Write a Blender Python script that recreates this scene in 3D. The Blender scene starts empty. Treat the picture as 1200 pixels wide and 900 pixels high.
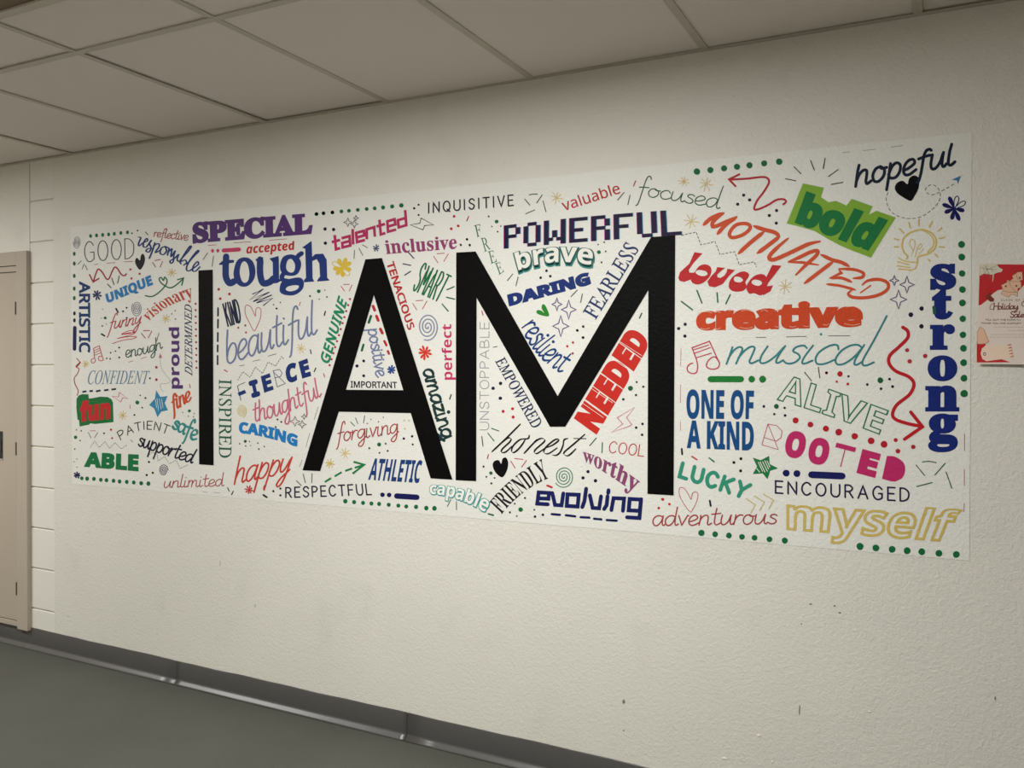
import bpy, bmesh, math, random
from mathutils import Vector, Matrix
random.seed(4)
SC = bpy.context.scene
COL = SC.collection

# ------------------------------------------------------------------ camera
FPX, YAW, PIT, ROL = 999.7, -0.47168, -0.01729, 0.00683
D = 2.7055          # distance of the mural wall (plane y = D)
CAMZ = 1.418        # eye height above the floor
CEIL = CAMZ + 1.0144
def ray(x, y):
    a, b = x - 600.0, y - 450.0
    c, s = math.cos(ROL), math.sin(ROL)
    xx, yy = a * c + b * s, -a * s + b * c
    r, u, d = xx / FPX, -yy / FPX, 1.0
    c, s = math.cos(PIT), math.sin(PIT)
    d1, u1 = d * c - u * s, d * s + u * c
    c, s = math.cos(YAW), math.sin(YAW)
    return Vector((r * c + d1 * s, -r * s + d1 * c, u1))
fw = ray(600, 450)
rt = ray(600 + FPX, 450) - fw
up = ray(600, 450 - FPX) - fw
cam_d = bpy.data.cameras.new('camera')
cam_d.sensor_width = 36.0
cam_d.lens = FPX / 1200.0 * 36.0
cam_d.clip_start = 0.05
cam = bpy.data.objects.new('camera', cam_d)
COL.objects.link(cam)
rt.normalize(); up.normalize(); fw.normalize()
cam.matrix_world = Matrix(((rt.x, up.x, -fw.x, 0), (rt.y, up.y, -fw.y, 0), (rt.z, up.z, -fw.z, CAMZ), (0, 0, 0, 1)))
SC.camera = cam

# ------------------------------------------------------------------ world, exposure
wd = bpy.data.worlds.new('world'); SC.world = wd; wd.use_nodes = True
wd.node_tree.nodes['Background'].inputs[0].default_value = (0.9, 0.95, 1.0, 1)
wd.node_tree.nodes['Background'].inputs[1].default_value = 0.15
vs = SC.view_settings
vs.view_transform = 'Standard'; vs.look = 'None'; vs.exposure = 0.0; vs.gamma = 1.0; vs.use_curve_mapping = False
LAMPS = [(-1.35, 1.05, 1.0), (-5.0, 1.05, 0.85), (2.3, 1.05, 0.03)]     # ceiling light panels: x, y, power factor
LAMP_W = 73.0

# ------------------------------------------------------------------ materials
def s2l(c):
    c = c / 255.0
    return c / 12.92 if c <= 0.04045 else ((c + 0.055) / 1.055) ** 2.4
def lin(rgb, k=1.0):
    return tuple(min(0.9, s2l(v) * k) for v in rgb) + (1.0,)
def mat(name, rgb, rough=0.6, k=1.0, spec=0.4, metal=0.0):
    m = bpy.data.materials.new(name); m.use_nodes = True
    b = m.node_tree.nodes['Principled BSDF']
    b.inputs['Base Color'].default_value = lin(rgb, k)
    b.inputs['Roughness'].default_value = rough
    b.inputs['Specular IOR Level'].default_value = spec
    b.inputs['Metallic'].default_value = metal
    return m
def N(m, t, **kw):
    n = m.node_tree.nodes.new(t)
    for k, v in kw.items(): setattr(n, k, v)
    return n
def L(m, a, b): m.node_tree.links.new(a, b)
def bump(m, layers, strength=0.5, dist=0.002):
    """layers: (scale, weight, detail) noise layers in world position, summed into one bump"""
    geo = N(m, 'ShaderNodeNewGeometry'); acc = None
    for sc_, w, det in layers:
        n = N(m, 'ShaderNodeTexNoise'); n.inputs['Scale'].default_value = sc_; n.inputs['Detail'].default_value = det
        n.inputs['Distortion'].default_value = 0.6
        L(m, geo.outputs['Position'], n.inputs['Vector'])
        mu = N(m, 'ShaderNodeMath', operation='MULTIPLY'); L(m, n.outputs['Fac'], mu.inputs[0]); mu.inputs[1].default_value = w
        if acc is None: acc = mu
        else:
            ad = N(m, 'ShaderNodeMath', operation='ADD'); L(m, acc.outputs[0], ad.inputs[0]); L(m, mu.outputs[0], ad.inputs[1]); acc = ad
    b = N(m, 'ShaderNodeBump'); b.inputs['Strength'].default_value = strength; b.inputs['Distance'].default_value = dist
    L(m, acc.outputs[0], b.inputs['Height'])
    L(m, b.outputs['Normal'], m.node_tree.nodes['Principled BSDF'].inputs['Normal'])
def mottle(m, rgb, k, spots):
    """base colour multiplied by noise layers (scale, lo, hi, dark)"""
    geo = N(m, 'ShaderNodeNewGeometry'); base = None
    prev = None
    for sc_, lo, hi, dk in spots:
        n = N(m, 'ShaderNodeTexNoise'); n.inputs['Scale'].default_value = sc_; n.inputs['Detail'].default_value = 4
        L(m, geo.outputs['Position'], n.inputs['Vector'])
        r = N(m, 'ShaderNodeMapRange'); r.inputs['From Min'].default_value = lo; r.inputs['From Max'].default_value = hi
        r.inputs['To Min'].default_value = 1.0; r.inputs['To Max'].default_value = dk
        L(m, n.outputs['Fac'], r.inputs['Value'])
        if prev is None: prev = r.outputs[0]
        else:
            mu = N(m, 'ShaderNodeMath', operation='MULTIPLY'); L(m, prev, mu.inputs[0]); L(m, r.outputs[0], mu.inputs[1]); prev = mu.outputs[0]
    mx = N(m, 'ShaderNodeVectorMath', operation='SCALE'); mx.inputs[0].default_value = lin(rgb, k)[:3]
    L(m, prev, mx.inputs['Scale'])
    L(m, mx.outputs[0], m.node_tree.nodes['Principled BSDF'].inputs['Base Color'])
PLASTER = [(85, 1.0, 4), (240, 0.5, 2)]
m_wall = mat('painted_plaster', (224, 222, 212), 0.45); bump(m_wall, PLASTER, 0.36, 0.006)
mottle(m_wall, (224, 222, 212), 1.0, [(1.3, 0.42, 0.7, 0.95), (4.2, 0.6, 0.85, 0.9), (30, 0.64, 0.8, 0.94)])
m_block = mat('painted_block', (226, 224, 215), 0.45); bump(m_block, [(60, 0.6, 3), (220, 0.5, 2)], 0.35, 0.003)
m_mortar = mat('painted_mortar', (214, 209, 196), 0.6); bump(m_mortar, [(90, 1, 2)], 0.4, 0.002)
m_wall2 = mat('plain_wall', (232, 226, 216), 0.7)
m_vinyl = mat('white_vinyl', (228, 228, 221), 0.42); bump(m_vinyl, PLASTER, 0.3, 0.006)
m_floor = mat('grey_vinyl_floor', (84, 85, 78), 0.6, spec=.25)
mottle(m_floor, (85, 86, 79), 1.0, [(3, 0.4, 0.7, 0.9), (40, 0.4, 0.7, 0.95)]); bump(m_floor, [(120, 1, 2)], 0.08, 0.001)
m_base = mat('dark_rubber_base', (74, 73, 71), 0.36, spec=0.7); bump(m_base, [(5, 1, 2), (60, .2, 2)], 0.2, 0.003)
m_tile = mat('ceiling_tile_board', (232, 224, 216), 0.9); bump(m_tile, [(260, 1.0, 3)], 0.3, 0.002)
m_tee = mat('ceiling_grid_metal', (196, 190, 176), 0.5)
m_soffit = mat('brown_soffit', (122, 106, 84), 0.7)
m_cab = mat('beige_enamel', (178, 167, 152), 0.4); bump(m_cab, [(3, 1, 1)], 0.1, 0.004)
m_cabd = mat('beige_enamel_door', (176, 164, 148), 0.42); bump(m_cabd, [(3, 1, 1)], 0.1, 0.004)
m_dark = mat('dark_recess', (38, 36, 33), 0.5)
m_steel = mat('worn_steel', (120, 118, 112), 0.35, metal=0.8)
m_gap = mat('shadow_gap', (70, 64, 56), 0.8)
m_lamp = bpy.data.materials.new('lamp_diffuser'); m_lamp.use_nodes = True
_b = m_lamp.node_tree.nodes['Principled BSDF']; _b.inputs['Base Color'].default_value = (0.9, 0.9, 0.9, 1)
_b.inputs['Emission Color'].default_value = (1.0, 0.94, 0.84, 1); _b.inputs['Emission Strength'].default_value = 3.0
_ink = {}
def ink(rgb):
    if rgb not in _ink:
        m = mat('ink_%d_%d_%d' % rgb, rgb, 0.5, 0.95 if sum(rgb) < 560 else 1.1, 0.06 if sum(rgb) < 60 else 0.14)
        bump(m, PLASTER, 0.25, 0.006); _ink[rgb] = m
    return _ink[rgb]
_pap = {}
def paper_ink(rgb):
    if rgb not in _pap: _pap[rgb] = mat('paper_%d_%d_%d' % rgb, rgb, 0.5, 1.2, 0.35)
    return _pap[rgb]

# ------------------------------------------------------------------ mesh helpers
def link(name, me, m, parent=None, label=None, kind=None):
    o = bpy.data.objects.new(name, me); COL.objects.link(o)
    if m is not None: me.materials.append(m)
    if parent is not None: o.parent = parent
    if label: o['label'] = label
    if kind: o['kind'] = kind
    return o
def box_mesh(name, lo, hi, bev=0.0, segs=1):
    bm = bmesh.new(); bmesh.ops.create_cube(bm, size=1)
    for v in bm.verts:
        v.co = Vector([lo[i] + (v.co[i] + 0.5) * (hi[i] - lo[i]) for i in range(3)])
    if bev > 0: bmesh.ops.bevel(bm, geom=bm.edges[:], offset=bev, segments=segs, affect='EDGES', profile=0.5)
    me = bpy.data.meshes.new(name); bm.to_mesh(me); bm.free(); return me
def box(name, lo, hi, m, parent=None, bev=0.0, **kw):
    return link(name, box_mesh(name, lo, hi, bev, 2), m, parent, **kw)
def empty(name, label=None, cat=None, kind=None, loc=(0, 0, 0)):
    o = bpy.data.objects.new(name, None); COL.objects.link(o); o.location = loc
    if label: o['label'] = label
    if cat: o['category'] = cat
    if kind: o['kind'] = kind
    return o
def wallpt(x, y):
    v = ray(x, y); k = D / v.y
    return v.x * k, CAMZ + v.z * k
def wx(x, y=420): return wallpt(x, y)[0]

# ------------------------------------------------------------------ room shell
X0, X1, YB = -7.0, 3.6, -1.1
box('floor', (X0 - .1, YB - .1, -0.1), (X1 + .1, D + .12, 0), m_floor, kind='structure')
BLK_L, BLK_R = wx(36.5), wx(63)
wall = empty('wall_back', kind='structure')
PT = 0.012
box('plaster', (BLK_R, D, 0), (X1, D + 0.12, CEIL + .06), m_wall, wall)
box('mortar_bed', (X0, D + 0.007, 0), (BLK_R, D + 0.12, CEIL + .06), m_mortar, wall)
# the block column between the cabinet and the plaster: each course a block of its own
CH = 0.2032
z0 = wallpt(50, 715)[1]
z0 -= math.floor(z0 / CH) * CH
zz = z0 - CH; nb = 0
while zz < CEIL:
    lo, hi = max(zz + 0.003, 0.0), min(zz + CH - 0.003, CEIL + .05)
    if hi - lo > 0.02:
        me = box_mesh('concrete_block', (BLK_L - .006, D - 0.0005, lo), (BLK_R + .002, D + 0.02, hi), 0.0035, 2)
        link('concrete_block', me, m_block, wall)
    zz += CH
box('plain_panel', (X0, D, wallpt(20, 297)[1] + .0), (BLK_L - 0.010, D + 0.05, CEIL + .05), m_wall, wall)
box('plain_panel', (X0, D, 0), (BLK_L - 0.010, D + 0.05, wallpt(20, 733)[1]), m_wall, wall)
box('wall_front', (X0, YB - .1, 0), (X1, YB, CEIL + .05), m_wall2, kind='structure')
box('wall_left', (X0 - .1, YB - .1, 0), (X0, D + .12, CEIL + .05), m_wall2, kind='structure')
box('wall_right', (X1, YB - .1, 0), (X1 + .1, D + .12, CEIL + .05), m_wall2, kind='structure')

# baseboard: cove base in three lengths, butted at the seams seen in the photograph
def cove(name, xa, xb, parent):
    prof = [(0.0, 0.104), (-0.0022, 0.1045), (-0.0034, 0.102), (-0.0036, 0.026), (-0.0042, 0.0215), (-0.0068, 0.0175), (-0.0115, 0.0125), (-0.0165, 0.0075), (-0.0195, 0.0035), (-0.020, 0.0), (0.0, 0.0)]
    n = 40; vs_, fs = [], []
    for i in range(n + 1):
        x = xa + (xb - xa) * i / n
        wob = 0.0006 * math.sin(x * 9.1) + 0.0005 * math.sin(x * 23)
        for j, (dy, z) in enumerate(prof):
            vs_.append((x, D + dy + (wob if 0 < j < 9 else 0), z + (wob * 1.6 if j < 3 else 0)))
    m_ = len(prof)
    for i in range(n):
        for j in range(m_):
            k = (j + 1) % m_
            fs.append((i * m_ + j, i * m_ + k, (i + 1) * m_ + k, (i + 1) * m_ + j))
    fs.append(tuple(range(m_))[::-1]); fs.append(tuple(n * m_ + j for j in range(m_)))
    me = bpy.data.meshes.new(name); me.from_pydata(vs_, [], fs); me.update()
    bm = bmesh.new(); bm.from_mesh(me); bmesh.ops.recalc_face_normals(bm, faces=bm.faces); bm.to_mesh(me); bm.free()
    for p in me.polygons: p.use_smooth = len(p.vertices) == 4
    return link(name, me, m_base, parent)
bb = empty('baseboard_back', kind='structure')
s1, s2 = wx(208, 780), wx(477.5, 850)
cove('base_length', X0, s1 - 0.0004, bb); cove('base_length', s1 + 0.0004, s2 - 0.0012, bb); cove('base_length', s2 + 0.0012, X1, bb)
for sx in (s1, s2): box('seam_shadow', (sx - .0016, D - .0025, 0), (sx + .0016, D + .0, .101), m_dark, bb)
box('baseboard_front', (X0, YB, 0), (X1, YB + 0.004, 0.1), m_base, kind='structure')

# ceiling: lay-in tiles on a metal grid
TP = 0.6096; GX0 = -3.7453; ROW1 = D - 0.872; EDGE = D - 1.165
ceil = empty('ceiling', kind='structure', loc=(0, 0, 0))
box('slab', (X0, YB, CEIL + 0.045), (X1, D + .1, CEIL + 0.1), m_wall2, ceil)
ks = range(-5, 13)
rows = [(ROW1, D - 0.001), (EDGE, ROW1)]
SOF = EDGE - 0.28
rows += [(SOF - 1.2192, SOF), (YB, SOF - 1.2192)]
def lamp_hit(xa, xb, ya, yb):
    for lx, ly, _ in LAMPS:
        if xa < lx + .55 and xb > lx - .55 and ya < ly + .2 and yb > ly - .2: return True
    return False
tcache = {}
for k in ks:
    xa, xb = GX0 + k * TP, GX0 + (k + 1) * TP
    if xa < X0 or xb > X1: continue
    for r, (ya, yb) in enumerate(rows):
        key = r
        if key not in tcache: tcache[key] = box_mesh('ceiling_tile', (0.003, ya + 0.003, 0), (TP - 0.003, yb - 0.003, 0.014), 0.0012)
        me = tcache[key]
        o = bpy.data.objects.new('ceiling_tile', me); COL.objects.link(o)
        if not me.materials: me.materials.append(m_tile)
        o.parent = ceil
        o.location = (xa, 0, CEIL + 0.004 + random.uniform(0, 0.0012)); o.rotation_euler = (random.uniform(-.0012, .0012), random.uniform(-.0015, .0015), 0)
for k in ks:
    x = GX0 + k * TP
    if x < X0 or x > X1: continue
    box('grid_tee', (x - 0.012, EDGE, CEIL - 0.0005), (x + 0.012, D - 0.004, CEIL + 0.0026), m_tee, ceil)
    box('grid_tee', (x - 0.012, YB, CEIL - 0.0005), (x + 0.012, SOF, CEIL + 0.0026), m_tee, ceil)
    box('tee_web', (x - 0.0012, EDGE, CEIL + 0.002), (x + 0.0012, D, CEIL + 0.035), m_tee, ceil)
box('grid_main', (X0, ROW1 - 0.012, CEIL - 0.0012), (X1, ROW1 + 0.012, CEIL + 0.0028), m_tee, ceil)
box('grid_main', (X0, SOF - 1.2192 - 0.012, CEIL - 0.0012), (X1, SOF - 1.2192 + 0.012, CEIL + 0.0028), m_tee, ceil)
def angle(xa, xb, drop):
    box('wall_angle', (xa, D - 0.021, CEIL - 0.0006), (xb, D - 0.0005, CEIL + 0.0012), m_tee, ceil)
angle(X0, X1, 0)
box('edge_trim', (X0, EDGE - 0.03, CEIL - 0.012), (X1, EDGE, CEIL + 0.02), m_tee, ceil)
box('soffit_panel', (X0, SOF, CEIL - 0.006), (X1, EDGE - 0.03, CEIL + 0.03), m_soffit, ceil)

# ceiling light panels (outside the frame): lamp body plus the light it gives
for i, (lx, ly, pf) in enumerate(LAMPS):
    t = empty('ceiling_light', ['white ceiling light panel nearest the mural centre', 'white ceiling light panel towards the beige cabinet', 'white ceiling light panel towards the right end of the corridor'][i], 'ceiling light', loc=(lx, ly, CEIL - .01))
    fr = box('frame', (-.6, -.16, -.012), (.6, .16, .008), m_tee, t, 0.003)
    box('diffuser', (-.57, -.13, -.016), (.57, .13, -.010), m_lamp, t, 0.002)
    ld = bpy.data.lights.new('panel_light', 'AREA'); ld.shape = 'RECTANGLE'; ld.size = 1.14; ld.size_y = .26
    ld.energy = LAMP_W * pf; ld.color = (1.0, 0.99, 0.968)
    lo = bpy.data.objects.new('panel_light', ld); COL.objects.link(lo); lo.parent = t; lo.location = (0, 0, -.02)

# ------------------------------------------------------------------ metal cabinet at the left
def cz(y, x=20): return wallpt(x, y)[1]
cab = empty('metal_cabinet', 'beige metal wall cabinet with a flush door, cut by the left edge', 'cabinet', loc=(wx(20), D, 0))
def cbox(name, lo, hi, m, parent=None, bev=0.0015, **kw):
    ox = wx(20)
    o = box(name, (lo[0] - ox, lo[1] - D, lo[2]), (hi[0] - ox, hi[1] - D, hi[2]), m, cab if parent is None else parent, bev, **kw)
    return o
cl, cr = wx(24.3) - 0.62, wx(36.0)
zt, zb = wallpt(36, 294.2)[1], wallpt(35, 738)[1]
di = wx(24.0)                        # inner edge of the frame
dt, db = wallpt(24, 319.5)[1], wallpt(24, 726)[1]
cbox('frame_stile', (di, D - .022, zb), (cr, D + .01, zt), m_cab)
cbox('frame_stile', (cl - .075, D - .022, zb), (cl, D + .01, zt), m_cab)
cbox('frame_head', (cl, D - .022, dt + .035), (di, D + .01, zt), m_cab)
cbox('frame_head_lip', (cl, D - .020, dt + .004), (di, D + .01, dt + .0315), m_cab)
cbox('frame_sill', (cl, D - .020, zb + .012), (di, D + .01, db - .004), m_cab)
dr = cbox('door', (cl + .003, D - .019, db), (di - .0035, D - .002, dt), m_cabd)
cbox('gap_backing', (cl - .01, D - .003, zb + .02), (di + .01, D + .005, zt - .02), m_gap)
hx = di - .002
for ya, yb in ((354, 369), (518, 533), (681, 696)):
    za, zb_ = wallpt(23.5, yb)[1], wallpt(23.5, ya)[1]
    h = cbox('hinge', (hx - .005, D - .0245, za), (hx + .003, D - .017, zb_), m_gap, bev=0.001)
lx1 = wx(7.4); lx0 = lx1 - .115
lz1, lz0 = wallpt(5, 505)[1], wallpt(5, 537)[1]
lt = cbox('latch', (lx0, D - .0215, lz0), (lx1, D - .0185, lz1), m_dark, dr, 0.0015, label='dark recessed paddle latch')
lt.name = 'latch'
cbox('latch_paddle', (lx0 + .012, D - .026, lz0 + .035), (lx1 - .012, D - .021, lz1 - .045), m_steel, dr, 0.002)
cbox('latch_lip', (lx0 - .004, D - .0225, lz0 - .006), (lx1 + .004, D - .0185, lz0), m_cab, dr, 0.001)

# ------------------------------------------------------------------ flat print pipeline (plane coordinates measured on the wall)
CR = {'P': (0, 0, 1), 'A': (80, 230, 5.294), 'B': (80, 390, 4.5), 'C': (220, 230, 5), 'D': (220, 400, 4.5), 'E': (370, 220, 5),
      'G': (370, 390, 4.09), 'H': (540, 200, 4.5), 'I': (540, 390, 3.912), 'J': (780, 170, 5), 'K': (780, 340, 5.625),
      'L': (780, 490, 5.625), 'M': (960, 150, 4.7375), 'N': (960, 330, 5), 'O': (940, 490, 5), 'Q': (80, 440, 12),
      'R': (80, 330, 7.5), 'S': (590, 280, 10), 'T': (660, 370, 6.43), 'U': (800, 340, 5.217),
      'V': (1130, 300, 12.857), 'W': (1130, 360, 12.857), 'a1': (815, 240, 10), 'a2': (930, 270, 10), 'a3': (790, 290, 10), 'a4': (575, 490, 10), 'a5': (370, 240, 10),
      'a6': (620, 565, 8.571), 'a7': (220, 240, 6.667), 'a8': (155, 260, 12.857)}
def pts(cr, s):
    ox, oy, k = CR[cr]; out = []
    for p in s.split():
        a, b = p.split(','); out.append((ox + float(a) / k, oy + float(b) / k))
    return out
def catmull(P_, closed=False, seg=6):
    n = len(P_)
    if n < 3: return list(P_)
    out = []
    rng = n if closed else n - 1
    for i in range(rng):
        p0 = P_[(i - 1) % n] if (closed or i > 0) else P_[0]
        p1, p2 = P_[i], P_[(i + 1) % n]
        p3 = P_[(i + 2) % n] if (closed or i + 2 < n) else P_[-1]
        for j in range(seg):
            t = j / seg
            out.append(tuple(0.5 * (2 * p1[c] + (-p0[c] + p2[c]) * t + (2 * p0[c] - 5 * p1[c] + 4 * p2[c] - p3[c]) * t * t + (-p0[c] + 3 * p1[c] - 3 * p2[c] + p3[c]) * t ** 3) for c in (0, 1)))
    if not closed: out.append(P_[-1])
    return out
class Flat:
    """2-D faces in plane coordinates"""
    def __init__(s): s.v = []; s.f = []; s.z = []
    def face(s, P_, z=0.0):
        s.n = getattr(s, 'n', 0) + 1; z += (s.n % 9) * .35
        b = len(s.v); s.v += list(P_); s.z += [z] * len(P_); s.f.append(tuple(range(b, b + len(P_))))
    def disc(s, x, y, rx, ry=None, n=14, z=0.0, wob=0.0):
        ry = ry or rx
        s.face([(x + rx * (1 + wob * math.sin(3 * a + x)) * math.cos(a), y + ry * (1 + wob * math.sin(2 * a + y)) * math.sin(a)) for a in [2 * math.pi * i / n for i in range(n)]], z)
    def stroke(s, P_, w, closed=False, caps=True, nib=None, taper=None, z=0.0, ang=0.7):
        Q = [P_[0]]
        for p in P_[1:]:
            if math.hypot(p[0] - Q[-1][0], p[1] - Q[-1][1]) > 1e-3: Q.append(p)
        if closed and math.hypot(Q[0][0] - Q[-1][0], Q[0][1] - Q[-1][1]) < 1e-3: Q.pop()
        n = len(Q)
        if n < 2: s.disc(Q[0][0], Q[0][1], w / 2, z=z); return
        def wid(i, dx, dy):
            k = 1.0
            if nib is not None:
                a = math.atan2(-dy, dx); k = nib + (1 - nib) * abs(math.sin(a - ang)) ** 1.1
            if taper:
                t = i / (n - 1); k *= min(1.0, taper + (1 - taper) * min(t, 1 - t) * 6)
            return w * k / 2
        lft, rgt, hw = [], [], []
        for i in range(n):
            a = Q[i - 1] if (i > 0 or closed) else None
            b = Q[(i + 1) % n] if (i < n - 1 or closed) else None
            def unit(p, q):
                d = math.hypot(q[0] - p[0], q[1] - p[1]) or 1; return ((q[0] - p[0]) / d, (q[1] - p[1]) / d)
            u1 = unit(a, Q[i]) if a else unit(Q[i], b)
            u2 = unit(Q[i], b) if b else u1
            nx, ny = -(u1[1] + u2[1]), u1[0] + u2[0]
            l = math.hypot(nx, ny)
            if l < 0.25: nx, ny, l = -u2[1], u2[0], 1.0; mi = 1.0
            else: mi = min(2.0 / l, 1.8)
            nx, ny = nx / l, ny / l
            h = wid(i, u1[0] + u2[0], u1[1] + u2[1]); hw.append(h)
            lft.append((Q[i][0] + nx * h * mi, Q[i][1] + ny * h * mi)); rgt.append((Q[i][0] - nx * h * mi, Q[i][1] - ny * h * mi))
        b = len(s.v)
        s.n = getattr(s, 'n', 0) + 1; z += (s.n % 9) * .35
        for i in range(n): s.v += [lft[i], rgt[i]]; s.z += [z + .6 * i / n] * 2
        for i in range(n if closed else n - 1):
            j = (i + 1) % n
            s.f.append((b + 2 * i, b + 2 * i + 1, b + 2 * j + 1, b + 2 * j))
        if caps and not closed:
            s.disc(Q[0][0], Q[0][1], hw[0], n=8, z=z); s.disc(Q[-1][0], Q[-1][1], hw[-1], n=8, z=z)
    def obj(s, name, rgb, parent, lay=1, label=None, place=None, m=None):
        vs_ = []
        for (x, y), z in zip(s.v, s.z):
            X, Z = wallpt(x, y)
            Y = place(x, y) if place else D - 0.0012
            vs_.append((X, Y - lay * 0.00022 - z * 0.00006, Z))
        fs = []
        for f in s.f:
            a = 0.0
            for i in range(len(f)):
                p, q = vs_[f[i]], vs_[f[(i + 1) % len(f)]]; a += p[0] * q[2] - q[0] * p[2]
            fs.append(f if a > 0 else tuple(reversed(f)))        # normal towards -y
        me = bpy.data.meshes.new(name); me.from_pydata(vs_, [], fs); me.update()
        return link(name, me, m or ink(rgb), parent, label)

mural = empty('wall_mural', 'wide white vinyl wall mural reading I AM among colourful words and doodles', 'mural', loc=(0, 0, 0))
sheet = pts('P', '83,266 1139,155 1136,657 85,567')
def sheet_mesh():
    c = [wallpt(*p) for p in sheet]
    vf = [(x, D - 0.0011, z) for x, z in c]; vb = [(x, D - 0.0002, z) for x, z in c]
    me = bpy.data.meshes.new('vinyl_sheet')
    me.from_pydata(vf + vb, [], [(3, 2, 1, 0), (4, 5, 6, 7), (0, 1, 5, 4), (1, 2, 6, 5), (2, 3, 7, 6), (3, 0, 4, 7)]); me.update(); return me
link('vinyl_sheet', sheet_mesh(), m_vinyl, mural)

# colours
NAVY = (24, 50, 104); DNAVY = (24, 26, 62); BLK = (26, 25, 27); RED = (184, 36, 44); GRN = (22, 108, 60); DGRN = (44, 92, 66)
PINK = (190, 48, 108); PURP = (88, 54, 118); TEAL = (58, 142, 140); BLU = (44, 128, 190); ORG = (206, 74, 40); YEL = (214, 188, 104)
GRY = (96, 104, 90); BGR = (118, 128, 164); WHITE = (226, 226, 218); PPK = (150, 66, 112); RB = (168, 62, 66)

# ------------------------------------------------------------------ lettering, type-set
RNG = {'b': (0x1D400, 0x1D41A), 'i': (0x1D434, 0x1D44E), 'bi': (0x1D468, 0x1D482), 'bscr': (0x1D4D0, 0x1D4EA), 'ss': (0x1D5A0, 0x1D5BA),
       'ssb': (0x1D5D4, 0x1D5EE), 'ssi': (0x1D608, 0x1D622), 'ssbi': (0x1D63C, 0x1D656), 'mono': (0x1D670, 0x1D68A)}
def styled(s, st):
    if st not in RNG: return s
    a, b = RNG[st]; out = ''
    for c in s:
        if c == 'h' and st == 'i': out += '\u210e'
        elif 'A' <= c <= 'Z': out += chr(a + ord(c) - 65)
        elif 'a' <= c <= 'z': out += chr(b + ord(c) - 97)
        else: out += c
    return out
_tc = {}
def text_mesh(s, st, bev=0.0, fill=True, space=1.0):
    key = (s, st, bev, fill, space)
    if key in _tc: return _tc[key]
    cu = bpy.data.curves.new('t', 'FONT'); cu.body = styled(s, st); cu.resolution_u = 4
    cu.fill_mode = 'BOTH' if fill else 'NONE'; cu.bevel_depth = bev; cu.bevel_resolution = 2 if fill else 0; cu.space_character = space
    o = bpy.data.objects.new('t', cu)
    me = bpy.data.meshes.new_from_object(o)
    V_ = [tuple(v.co) for v in me.vertices]; F_ = [tuple(p.vertices) for p in me.polygons]
    bpy.data.objects.remove(o); bpy.data.curves.remove(cu); bpy.data.meshes.remove(me)
    # keep faces turned to the viewer or flat ones only once
    _tc[key] = (V_, F_); return _tc[key]
def path(P_, u):
    n = len(P_)
    if n == 2: return tuple(P_[0][c] + (P_[1][c] - P_[0][c]) * u for c in (0, 1))
    if n == 3:
        l0, l1, l2 = (1 - u) * (1 - 2 * u), 4 * u * (1 - u), u * (2 * u - 1)
        return tuple(P_[0][c] * l0 + P_[1][c] * l1 + P_[2][c] * l2 for c in (0, 1))
    out = [0.0, 0.0]
    for i in range(n):
        l = 1.0
        for j in range(n):
            if j != i: l *= (u * (n - 1) - j) / (i - j)
        out[0] += P_[i][0] * l; out[1] += P_[i][1] * l
    return tuple(out)
def warp(Bp, Tp, u, v):
    a = path(Bp, u); b = path(Tp, u)
    return (a[0] + (b[0] - a[0]) * v, a[1] + (b[1] - a[1]) * v)
PEN = {}
def word(s, st, cr, base, top, rgb, ref='A', bev=0.0, fill=True, asc=1.0, uns=0.0, lay=2, shift=(0, 0), name='printed_word', label=None, desc=None, into=None, space=1.0, quiet=False, nb=None):
    V_, F_ = text_mesh(s, st, bev, fill, space)
    NV = V_ if nb is None else text_mesh(s, st, nb, fill, space)[0]
    Bp, Tp = pts(cr, base), pts(cr, top)
    if ref == 'box':
        y0, y1 = min(v[1] for v in V_), max(v[1] for v in V_)
    else:
        R, _ = text_mesh({'A': 'H', 'x': 'x', 'l': 'l'}[ref], st, bev if nb is None else nb, fill); y0, y1 = 0.0, max(v[1] for v in R)
    if ref == 'x': pass
    XY = [(v[0] - uns * v[1], v[1]) for v in V_]
    NX = [v[0] - uns * v[1] for v in NV]; x0, x1 = min(NX), max(NX)
    fl = into or Flat()
    b = len(fl.v)
    for (x, y), vv in zip(XY, V_):
        v = (y - y0) / (y1 - y0)
        if v > 1: v = 1 + (v - 1) * asc
        p = warp(Bp, Tp, (x - x0) / (x1 - x0), v)
        fl.v.append((p[0] + shift[0], p[1] + shift[1])); fl.z.append(vv[2] * 2)
    fl.f += [tuple(b + i for i in f) for f in F_]
    if into is None:
        return fl.obj(name, rgb, mural, lay, None if quiet else (label or '%s printed word %s' % (desc or 'coloured', s)))
    return fl

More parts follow.
